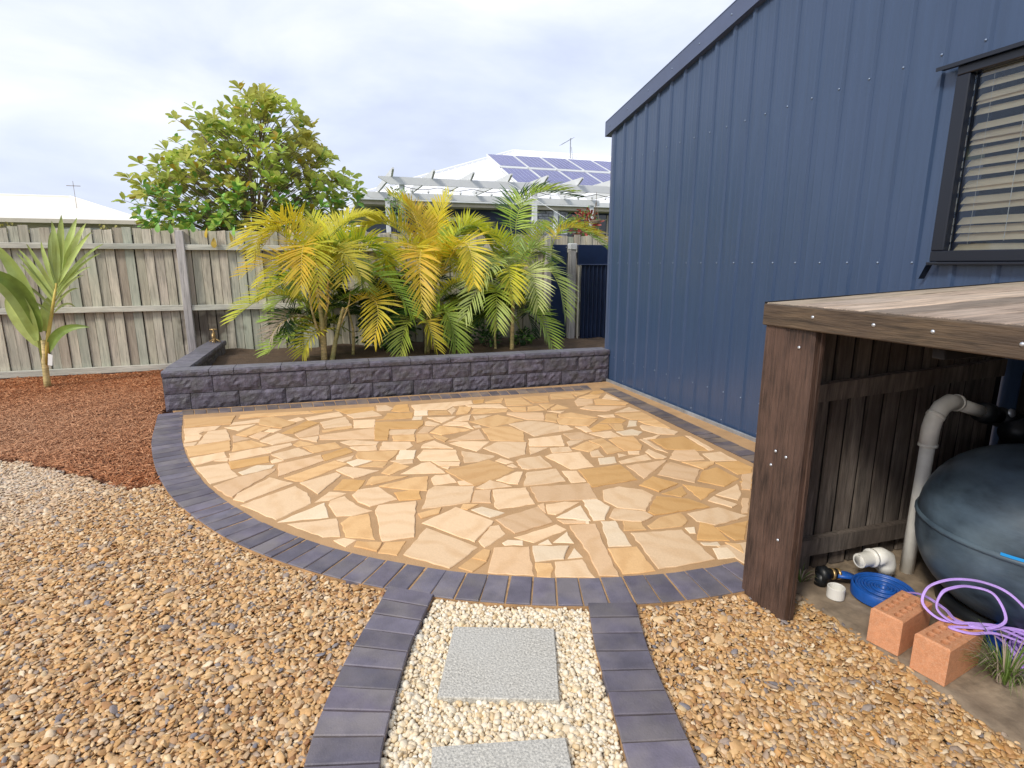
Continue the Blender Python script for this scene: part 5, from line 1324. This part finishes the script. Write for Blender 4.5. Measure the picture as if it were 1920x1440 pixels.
fan = [(1.02, -3.30, 1.50, .03), (1.06, -3.36, 1.62, .03), (1.10, -3.28, 1.66, .035), (1.14, -3.17, 1.72, .035), (1.18, -3.08, 1.75, .04), (1.22, -2.98, 1.86, .045), (1.26, -2.90, 1.98, .06), (1.28, -2.80, 2.05, .07), (1.28, -2.70, 2.03, .07), (1.26, -2.60, 1.97, .06), (1.24, -2.52, 1.86, .045), (1.20, -2.44, 1.73, .03), (1.16, -2.52, 1.62, .025), (1.12, -2.60, 1.46, .025), (1.06, -2.66, 1.36, .022), (.98, -2.78, 1.20, .022), (.92, -2.86, .98, .02), (.96, -3.34, 1.30, .022), (.88, -3.30, 1.06, .02)]
for k, (zs, tx, tz, wl) in enumerate(fan):
    xs_ = -3.22+.26*(zs/1.28)**1.3; dy = .10*math.sin(k*1.7)
    blade([(xs_, 8.2, zs), ((xs_+tx)/2+(.02 if tx > xs_ else -.02), 8.2+dy*.5, (zs+tz)/2+.07), (tx, 8.2+dy, tz)], wl*1.25, 'frond', M_coco, n=8)
MB().add([(.055, -.05, .30), (.10, -.055, .29), (.12, -.05, .42), (.075, -.045, .44)], [(0, 1, 2, 3)]).build('plant_tag', M_white, cp)

# ================================================================== leaf making for broad leaved plants
def leaf_mesh(L_, W_, name, m, fold=.25):
    mb = MB(); vs = []; prof_ = [(0, .05), (.22, .48), (.5, .86), (.74, 1.0), (.92, .62), (1.0, .08)]
    for u, wf in prof_:
        z = -.16*L_*u*u
        vs += [(-W_*.5*wf, L_*u, z+fold*W_*.5*wf), (0, L_*u, z), (W_*.5*wf, L_*u, z+fold*W_*.5*wf)]
    mb.add(vs, [(i*3+q, i*3+q+1, (i+1)*3+q+1, (i+1)*3+q) for i in range(5) for q in (0, 1)])
    return mb
def rotm(d, roll=0.0, upv=(0, 0, 1)):
    d = Vector(d).normalized(); x = d.cross(Vector(upv)); x = x.normalized() if x.length > .05 else Vector((1, 0, 0)); z = x.cross(d)
    M = Matrix((x, d, z)).transposed(); return M @ Matrix.Rotation(roll, 3, 'Y')

def outline(z, tab): return np.interp(z, [t[0] for t in tab], [t[1] for t in tab]), np.interp(z, [t[0] for t in tab], [t[2] for t in tab])
tree = empty('broadleaf_tree', (-.95, 10.35, 0)); tag(tree, 'round crowned broadleaf tree with yellow green leaves rising behind the fence', 'tree')
tb = Vector((-.95, 10.35, 0)); r2 = random.Random(21)
TAB = [(1.95, -2.45, .60), (2.2, -2.62, .78), (2.5, -2.60, .76), (2.8, -2.42, .62), (3.05, -2.05, .40), (3.35, -1.85, .16), (3.6, -1.66, .10), (3.85, -1.35, -.10), (4.03, -1.10, -.35), (4.13, -.92, -.62)]
clusters = []
while len(clusters) < 600:
    z = r2.uniform(1.9, 4.12)
    xa, xb = outline(z, TAB); c = (xa+xb)/2; hw = (xb-xa)/2
    if r2.random() > hw/1.6: continue
    a = r2.uniform(0, 6.283); r_ = r2.random()**.40
    bump_ = .90+.16*mnoise.noise(Vector((math.cos(a)*2, math.sin(a)*2, z*2.2)))
    x = c+hw*1.16*r_*math.cos(a)*bump_; y = 10.35+min(hw, .95)*r_*math.sin(a)*bump_
    if mnoise.noise(Vector((x*1.9, y*1.9, z*2.1))) < -.26: continue
    clusters.append((Vector((x, y, z)), r_))
for x, y, z in ((-2.72, 10.2, 2.43), (-2.6, 10.2, 2.75), (-2.42, 10.1, 2.96), (-2.08, 10.2, 3.18), (-1.9, 10.2, 3.62), (-1.62, 10.2, 3.78), (-.2, 10.2, 3.86), (-.12, 10.3, 3.74), (-.02, 10.2, 3.42), (.30, 10.2, 3.2), (.62, 10.2, 2.92), (.72, 10.2, 2.75), (-.98, 10.3, 4.15), (-.62, 10.3, 4.13)): clusters.append((Vector((x, y, z)), 1.0))
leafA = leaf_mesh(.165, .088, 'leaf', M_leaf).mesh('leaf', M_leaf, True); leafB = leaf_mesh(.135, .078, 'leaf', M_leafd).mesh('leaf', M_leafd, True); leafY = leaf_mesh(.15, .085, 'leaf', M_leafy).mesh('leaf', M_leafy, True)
proto = {'A': leaf_mesh(.165, .088, '', None), 'B': leaf_mesh(.135, .078, '', None)}
leaves = []
twig = MB()
axis = lambda z: Vector((-.95+.12*(z-2), 10.35, z))
for p, r_ in clusters:
    out = (p-axis(2.2)).normalized(); zb = max(1.7, p.z-.25-.5*(p-axis(p.z)).length); st = axis(min(zb, 3.2))
    q = st.lerp(p, .45)+Vector((r2.uniform(-.08, .08), r2.uniform(-.08, .08), .04))
    if r_ > .25: twig.tube(bez(st.lerp(p, .25)-tb, q.lerp(p, .3)-tb, p-tb, 4), [.007, .005, .004, .0025], 4, caps=False)
    n_ = r2.randint(6, 9); d0 = (out*.8+Vector((0, 0, .65))+Vector((r2.uniform(-.4, .4), r2.uniform(-.4, .4), 0))).normalized()
    M0 = rotm(d0)
    for i in range(n_):
        a = 6.283*i/n_+r2.uniform(-.4, .4); el_ = r2.uniform(.15, 1.15)
        d = M0 @ Vector((math.cos(a)*math.cos(el_), math.sin(el_), math.sin(a)*math.cos(el_)))
        if p.z < 2.5: d = (d+Vector((0, -.15, -.25))).normalized()
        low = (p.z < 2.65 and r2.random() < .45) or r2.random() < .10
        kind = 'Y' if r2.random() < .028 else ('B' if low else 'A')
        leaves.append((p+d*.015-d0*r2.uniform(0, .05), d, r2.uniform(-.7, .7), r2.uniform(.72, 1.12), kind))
for x, z in ((-1.42, 1.93), (-1.35, 1.80), (-1.86, 1.97), (-2.0, 1.98), (-1.08, 1.95), (-.7, 1.95), (-.35, 1.98), (-1.6, 1.99), (-1.15, 1.88)):
    leaves.append((Vector((x, 8.93, z+.05)), Vector((r2.uniform(-.3, .3), -.35, -1)), r2.uniform(-.5, .5), .95, 'Y' if x in (-1.42, -1.35) or r2.random() < .2 else 'B'))
camv = Vector((0, 0, CAM_H))
leaves.sort(key=lambda l: (l[0]-camv).length-(.9 if l[4] == 'Y' else 0))
rest = {'A': MB(), 'B': MB()}
vis = 0
for k, (p, d, roll, s_, kind) in enumerate(leaves):
    M = rotm(d, roll)
    if vis < 299:
        e_ = M.to_euler(); me = {'A': leafA, 'B': leafB, 'Y': leafY}[kind]
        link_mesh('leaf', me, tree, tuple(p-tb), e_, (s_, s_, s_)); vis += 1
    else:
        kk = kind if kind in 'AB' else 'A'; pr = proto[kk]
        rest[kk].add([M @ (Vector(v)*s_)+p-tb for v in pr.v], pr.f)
for kk, m in (('A', M_leaf), ('B', M_leafd)):
    o = rest[kk].build('foliage', m, tree, True); o['kind'] = 'stuff'
# the small shoots are one branching mesh; the limbs are parts of their own
twig.build('twigs', M_bark, tree)['kind'] = 'stuff'
MB().tube([(0, 0, -.05), (.02, 0, .8), (.0, .02, 1.6), (.05, 0, 2.1)], [.10, .085, .075, .06], 12).build('trunk', M_bark, tree, True)
for tx, ty, tz in ((-1.4, -.3, 2.5), (-1.0, .4, 2.9), (-.6, -.3, 3.4), (.0, .1, 3.85), (.5, .4, 3.3), (1.1, -.3, 2.8), (1.4, .2, 2.4), (.2, -.8, 2.6), (-.3, .8, 2.7), (.55, -.2, 3.35)):
    MB().tube(bez((.02, 0, 1.55), (tx*.35, ty*.35, 1.6+(tz-1.6)*.55), (tx, ty, tz), 8), [.045-.005*i for i in range(8)], 7).build('limb', M_bark, tree, True)

def bush(name, lab, cat, c, rx, ry, rz, n, L_, W_, m, seed, stem=None, flat=.0, m2=None):
    r3 = random.Random(seed); b = empty(name, (c[0], c[1], 0)); tag(b, lab, cat); pr = leaf_mesh(L_, W_, '', None); mb = MB()
    for i in range(n):
        a, ph = r3.uniform(0, 6.28), math.acos(r3.uniform(-1, 1)); rr_ = r3.random()**.4*(.85+.3*mnoise.noise(Vector((a*1.5, ph*2, seed))))
        p = Vector((rx*rr_*math.cos(a)*math.sin(ph), ry*rr_*math.sin(a)*math.sin(ph), rz*rr_*math.cos(ph)+c[2]))
        d = (Vector((math.cos(a)*math.sin(ph), math.sin(a)*math.sin(ph), math.cos(ph)+.2))+Vector((r3.uniform(-.8, .8), r3.uniform(-.8, .8), r3.uniform(-.8, .8)))).normalized()
        M = rotm(d, r3.uniform(-1, 1)); s_ = r3.uniform(.6, 1.15); mb.add([M @ (Vector(v)*s_)+p for v in pr.v], pr.f, 0 if r3.random() < .7 or not m2 else 1)
    mb.build('foliage', [m]+([m2] if m2 else []), b)
    st = MB()
    for i in range(5):
        a = i*1.3; st.tube([(0, 0, -.05), (rx*.2*math.cos(a), ry*.2*math.sin(a), c[2]*.5), (rx*.6*math.cos(a), ry*.6*math.sin(a), c[2])], [.014, .011, .006], 6)
    st.build('stem', M_bark, b)
    return b
M_bedleaf = pmat('bed_shrub_leaf', (.045, .12, .03), rough=.45, scale=3, objvar=.1, bump=0, trans=.2)
bush('shrub', 'low dark leafy shrub in the shade left of the right palm stem', 'shrub', (2.36, 8.1, .42), .17, .14, .16, 150, .07, .045, M_bedleaf, 31, m2=M_leafd)
bush('shrub', 'low dark leafy shrub in the shade right of the right palm stem', 'shrub', (2.86, 8.05, .40), .20, .14, .15, 170, .07, .045, M_bedleaf, 32, m2=M_leafd)
bush('shrub', 'dark leafy shrub low between the left and middle palms', 'shrub', (.86, 8.25, .62), .45, .25, .38, 520, .09, .05, M_bedleaf, 33)
bush('shrub', 'dark leafy shrub low between the middle and right palms', 'shrub', (1.95, 8.3, .62), .42, .25, .38, 520, .09, .05, M_bedleaf, 34)
M_hedge = pmat('hedge_leaf', (.36, .32, .08), rough=.6, objvar=.05, bump=0, trans=.25)
bush('shrub', 'yellow green shrub showing over the fence below the left roof', 'shrub', (-5.4, 12.2, 1.75), 1.15, .4, .52, 1000, .06, .04, M_hedge, 35)
bush('shrub', 'thin yellow green shrub over the fence beside the tree, left of it', 'shrub', (-3.6, 12.2, 1.70), .8, .4, .50, 600, .06, .04, M_hedge, 36)
M_vine = pmat('vine_leaf', (.36, .42, .26), rough=.5, objvar=.05, bump=0, trans=.2)
bush('climbing_plant', 'pale green climber growing up the white pergola post', 'climbing plant', (1.58, 11.8, 2.55), .30, .22, .48, 520, .065, .035, M_vine, 37, m2=M_leafd)
M_red = pmat('red_leaf', (.45, .09, .06), rough=.5, objvar=.05, bump=0, trans=.2)
bush('red_shrub', 'red leaved plant above the fence beside the shed edge', 'shrub', (6.05, 12.6, 2.35), .42, .3, .42, 420, .12, .05, M_red, 38, m2=M_leafd)

# ================================================================== neighbour's house
hz = empty('house', (1.3, 17.7, 0)); tag(hz, 'white roofed single storey house with navy walls and solar panels behind the fence', 'house')
H0 = Vector((1.3, 17.7, 0))
def hb(a, b, ch=0): return MB().box((a[0]-H0.x, a[1]-H0.y, a[2]), (b[0]-H0.x, b[1]-H0.y, b[2]), ch)
E = 3.46
rf = [(1.27, 17.7, E), (19.5, 17.7, E), (19.5, 31.8, E), (1.27, 31.8, E), (8.32, 24.75, 6.27), (12.9, 24.75, 6.27)]
roof = MB().add([tuple(Vector(v)-H0) for v in rf], [(0, 1, 5, 4), (1, 2, 5), (2, 3, 4, 5), (3, 0, 4)]).build('roof', M_roofw, hz)
rib_ = MB()
kx = 1.9
while kx < 19:
    yr = 17.7+min(7.05, kx-1.27) if kx < 12.9 else 17.7+min(7.05, 19.5-kx)
    zr = E+(yr-17.7)*(6.27-E)/7.05
    rib_.add([tuple(Vector(v)-H0) for v in [(kx, 17.72, E+.004), (kx+.02, 17.72, E+.035), (kx+.04, 17.72, E+.004), (kx, yr, zr+.004), (kx+.02, yr, zr+.035), (kx+.04, yr, zr+.004)]], [(0, 1, 4, 3), (1, 2, 5, 4)]); kx += .30
rib_.build('roof_rib', M_roofw, roof)['kind'] = 'stuff'
def ridge(a, b): return MB().tube([tuple(Vector(a)-H0), tuple(Vector(b)-H0)], .07, 8).build('ridge_cap', M_roofw, roof)
ridge(rf[0], rf[4]); ridge(rf[4], rf[5]); ridge(rf[5], rf[1])
hb((1.2, 17.58, 3.31), (19.6, 17.70, 3.47), .01).build('gutter', M_paint, hz)
hb((1.3, 17.71, 3.20), (19.5, 17.75, 3.40)).build('fascia', M_cream, hz)
hb((1.3, 17.75, 3.20), (19.5, 18.35, 3.23)).build('soffit', M_cream, hz)
hb((1.2, 17.7, 3.31), (1.3, 31.8, 3.47)).build('gutter', M_paint, hz)
hb((2.2, 18.36, -.1), (19, 30.9, 3.2)).build('wall', M_hwall, hz)
fr_ = hb((3.72, 18.30, 1.2), (3.84, 18.40, 2.93)); 
for a, b in (((4.92, 18.30, 1.2), (5.03, 18.40, 2.93)), ((3.84, 18.30, 2.82), (4.92, 18.40, 2.93)), ((3.84, 18.30, 1.2), (4.92, 18.40, 1.3)), ((4.36, 18.31, 1.3), (4.40, 18.39, 2.82))): fr_.box(tuple(Vector(a)-H0), tuple(Vector(b)-H0))
wf = fr_.build('window', M_paint, hz); hb((3.84, 18.345, 1.3), (4.92, 18.355, 2.82)).build('pane', M_darkglass, wf)
fr_ = hb((8.0, 18.32, 1.1), (8.05, 18.40, 3.14))
for k in range(5): fr_.box(tuple(Vector((8.05, 18.32, 1.2+k*.44))-H0), tuple(Vector((9.6, 18.38, 1.235+k*.44))-H0))
for xx in (8.45, 9.05, 9.6): fr_.box(tuple(Vector((xx, 18.315, 1.1))-H0), tuple(Vector((xx+.04, 18.385, 3.14))-H0))
wf = fr_.build('window', M_cream, hz); hb((8.0, 18.350, 1.1), (9.7, 18.357, 3.14)).build('pane', M_darkglass, wf)
# stacked stone column
colm = hb((6.62, 17.92, -.1), (7.90, 18.35, 3.19)).build('stone_column', M_stonec, hz)
zz = 1.75; r3 = random.Random(4)
while zz < 3.15:
    h = r3.uniform(.05, .10); xx = 6.60
    while xx < 7.88:
        L_ = r3.uniform(.12, .34); L_ = min(L_, 7.92-xx); dd = r3.uniform(.0, .04)
        hb((xx, 17.88-dd, zz), (xx+L_-.010, 17.925, min(zz+h-.008, 3.19)), .008).build('stone', M_stonec, colm); xx += L_
    zz += h
hb((7.38, 17.78, -.1), (7.53, 17.87, 3.2), .01).build('veranda_post', M_paint, hz)
# solar panels
def onroof(x, y, dz=.07): return (x, y, E+(y-17.7)*(6.27-E)/7.05+dz)
XB = [6.71, 7.88, 9.06, 10.24, 11.42, 12.60]
for row, (ya, yb) in enumerate(((21.60, 23.42), (19.40, 21.30))):
    for i in range(5):
        xa, xb = XB[i]-(.06 if row else 0)+.02, XB[i+1]-(.06 if row else 0)-.02
        mb = MB(); q = lambda x, y, dz: tuple(Vector(onroof(x, y, dz))-H0)
        mb.add([q(xa, ya, .10), q(xb, ya, .10), q(xb, yb, .10), q(xa, yb, .10), q(xa, ya, .04), q(xb, ya, .04), q(xb, yb, .04), q(xa, yb, .04)], [(0, 1, 2, 3), (4, 5, 1, 0), (5, 6, 2, 1), (6, 7, 3, 2), (7, 4, 0, 3)], 1)
        m_ = .035; mb.add([q(xa+m_, ya+m_, .106), q(xb-m_, ya+m_, .106), q(xb-m_, yb-m_, .106), q(xa+m_, yb-m_, .106)], [(0, 1, 2, 3)], 0)
        for k in range(1, 6):
            xx = xa+m_+(xb-xa-2*m_)*k/6; mb.add([q(xx-.006, ya+m_, .110), q(xx+.006, ya+m_, .110), q(xx+.006, yb-m_, .110), q(xx-.006, yb-m_, .110)], [(0, 1, 2, 3)], 2)
        mb.build('solar_panel', [M_solar, M_paint, M_line], roof)
an = MB(); ax, ay = 10.69, 24.0
an.tube([tuple(Vector((ax, ay, 5.9))-H0), tuple(Vector((ax, ay, 6.80))-H0)], .022, 6).tube([tuple(Vector((ax+.08, ay, 6.80))-H0), tuple(Vector((ax-.42, ay, 6.52))-H0)], .018, 5)
for k in range(6):
    t = k/5; c_ = Vector((ax+.08-.5*t, ay, 6.80-.28*t))-H0; an.tube([tuple(c_+Vector((0, -.22, 0))), tuple(c_+Vector((0, .22, 0)))], .008, 4)
an.tube([tuple(Vector((ax+.12, ay, 5.9))-H0), tuple(Vector((ax+.05, ay, 6.45))-H0)], .010, 4)
an.build('antenna', plain('antenna_metal', (.30, .32, .36), .5, .3), hz)

# pergola
pg = empty('pergola', (1.69, 12.0, 0)); tag(pg, 'white painted timber pergola with notched rafter ends in front of the neighbour house', 'pergola')
G0 = Vector((1.69, 12.0, 0))
def gb(a, b, ch=.004): return MB().box(tuple(Vector(a)-G0), tuple(Vector(b)-G0), ch)
def shaped(x0, x1, prof_, nm):   # a plank in the YZ plane
    mb = MB(); n_ = len(prof_); vs = [(x-G0.x, y-G0.y, z) for x in (x0, x1) for y, z in prof_]
    mb.add(vs, [tuple(range(n_)), tuple(range(n_, 2*n_))[::-1]]+[(i, (i+1) % n_, n_+(i+1) % n_, n_+i) for i in range(n_)]); return mb.build(nm, M_paint, pg)
for yy, z0_, x0 in ((12.0, 3.045, 1.44), (14.6, 3.045, 1.30)):
    n_ = 6; mb = MB(); P_p = [(x0-.22, z0_+.145), (x0-.22, z0_+.12), (x0, z0_), (7.4, z0_), (7.4, z0_+.145)]
    vs = [(x-G0.x, y-G0.y, z) for y in (yy-.022, yy+.022) for x, z in P_p]; mb.add(vs, [tuple(range(5)), tuple(range(5, 10))[::-1]]+[(i, (i+1) % 5, 5+(i+1) % 5, 5+i) for i in range(5)]); mb.build('beam', M_paint, pg)
for k in range(8):
    x = 1.485+.81*k
    shaped(x-.02, x+.02, [(11.74, 3.325), (11.74, 3.29), (11.95, 3.192), (14.72, 3.192), (14.95, 3.29), (14.95, 3.325)], 'rafter')
for x in (1.69, 4.55, 7.2):
    gb((x-.05, 12.024, -.1), (x+.05, 12.12, 3.19)).build('post', M_paint, pg)
for x in (1.69, 7.2): gb((x-.05, 14.624, -.1), (x+.05, 14.72, 3.19)).build('post', M_paint, pg)
sl_ = empty('string_lights', (1.7, 11.97, 2.98)); tag(sl_, 'string of small bulbs hanging under the front pergola beam', 'string lights')
n_ = 60; pts = []
for i in range(n_+1):
    t = i/n_; pts.append((5.0*t, -.03, .03-.055*abs(math.sin(math.pi*t*7))))
MB().tube(pts, .006, 4).build('cable', M_rubber, sl_)
blb = MB().lathe([(0, -.07), (.022, -.055), (.028, -.03), (.014, 0), (0, .004)], 8).mesh('bulb', M_paint, True)
for i in range(15):
    t = (i+.5)/15; link_mesh('bulb', blb, sl_, (5*t, -.03, .02-.055*abs(math.sin(math.pi*t*7))))
hp = empty('wind_chime', (5.98, 11.95, 3.05)); tag(hp, 'thin wire hanger with thin rods under the pergola near the shed', 'wind chime')
mb = MB(); mb.tube([(0, 0, 0), (0, 0, -.18)], .006, 4)
for k in range(5): mb.tube([(0, 0, -.18), (.09*math.cos(k*1.26), .09*math.sin(k*1.26), -.62)], .004, 4)
mb.build('hanger_wires', M_bark, hp)
MB().lathe([(.10, -.60), (.105, -.62), (.09, -.66), (0, -.67)], 12).build('ring', M_bark, hp)
# stay rope
rp = MB().tube([(-.0, 0, 0), (.62, -3.0, -1.25)], .004, 5).build('stay_rope', M_paint, None, loc=(3.42, 11.7, 3.35)); tag(rp, 'thin pale rope slanting from the pergola down behind the palms', 'rope')

# left house
lh_ = empty('house', (-12, 22, 0)); tag(lh_, 'low house with plain cream roof beyond the fence on the far left', 'house')
L0 = Vector((-12, 22, 0))
lr = [(-16, 21.6, 2.83), (-5.2, 21.6, 2.83), (-5.2, 30, 2.83), (-16, 30, 2.83), (-12, 25.8, 3.88), (-8.5, 25.8, 3.88)]
lrf = MB().add([tuple(Vector(v)-L0) for v in lr], [(0, 1, 5, 4), (1, 2, 5), (2, 3, 4, 5), (3, 0, 4)]).build('roof', M_creamroof, lh_)
for a, b in ((lr[4], lr[5]), (lr[5], lr[1]), (lr[0], lr[4])): MB().tube([tuple(Vector(a)-L0), tuple(Vector(b)-L0)], .06, 6).build('ridge_cap', M_creamroof, lrf)
MB().box((-4, -.46, 2.72), (6.85, -.36, 2.84)).build('gutter', M_cream, lh_)
MB().box((-3.6, .2, -.1), (6.3, 7.6, 2.8)).build('wall', M_cream, lh_)
wf = MB().box((4.0, .14, 1.6), (5.4, .21, 2.62)).build('window', M_paint, lh_); MB().box((4.08, .12, 1.66), (5.32, .138, 2.56)).build('pane', M_darkglass, wf)
MB().tube([(4.35, 1.6, 2.9), (4.35, 1.6, 4.2)], .007, 5).tube([(4.15, 1.6, 4.05), (4.55, 1.6, 4.05)], .01, 4).build('antenna', M_bark, lh_)
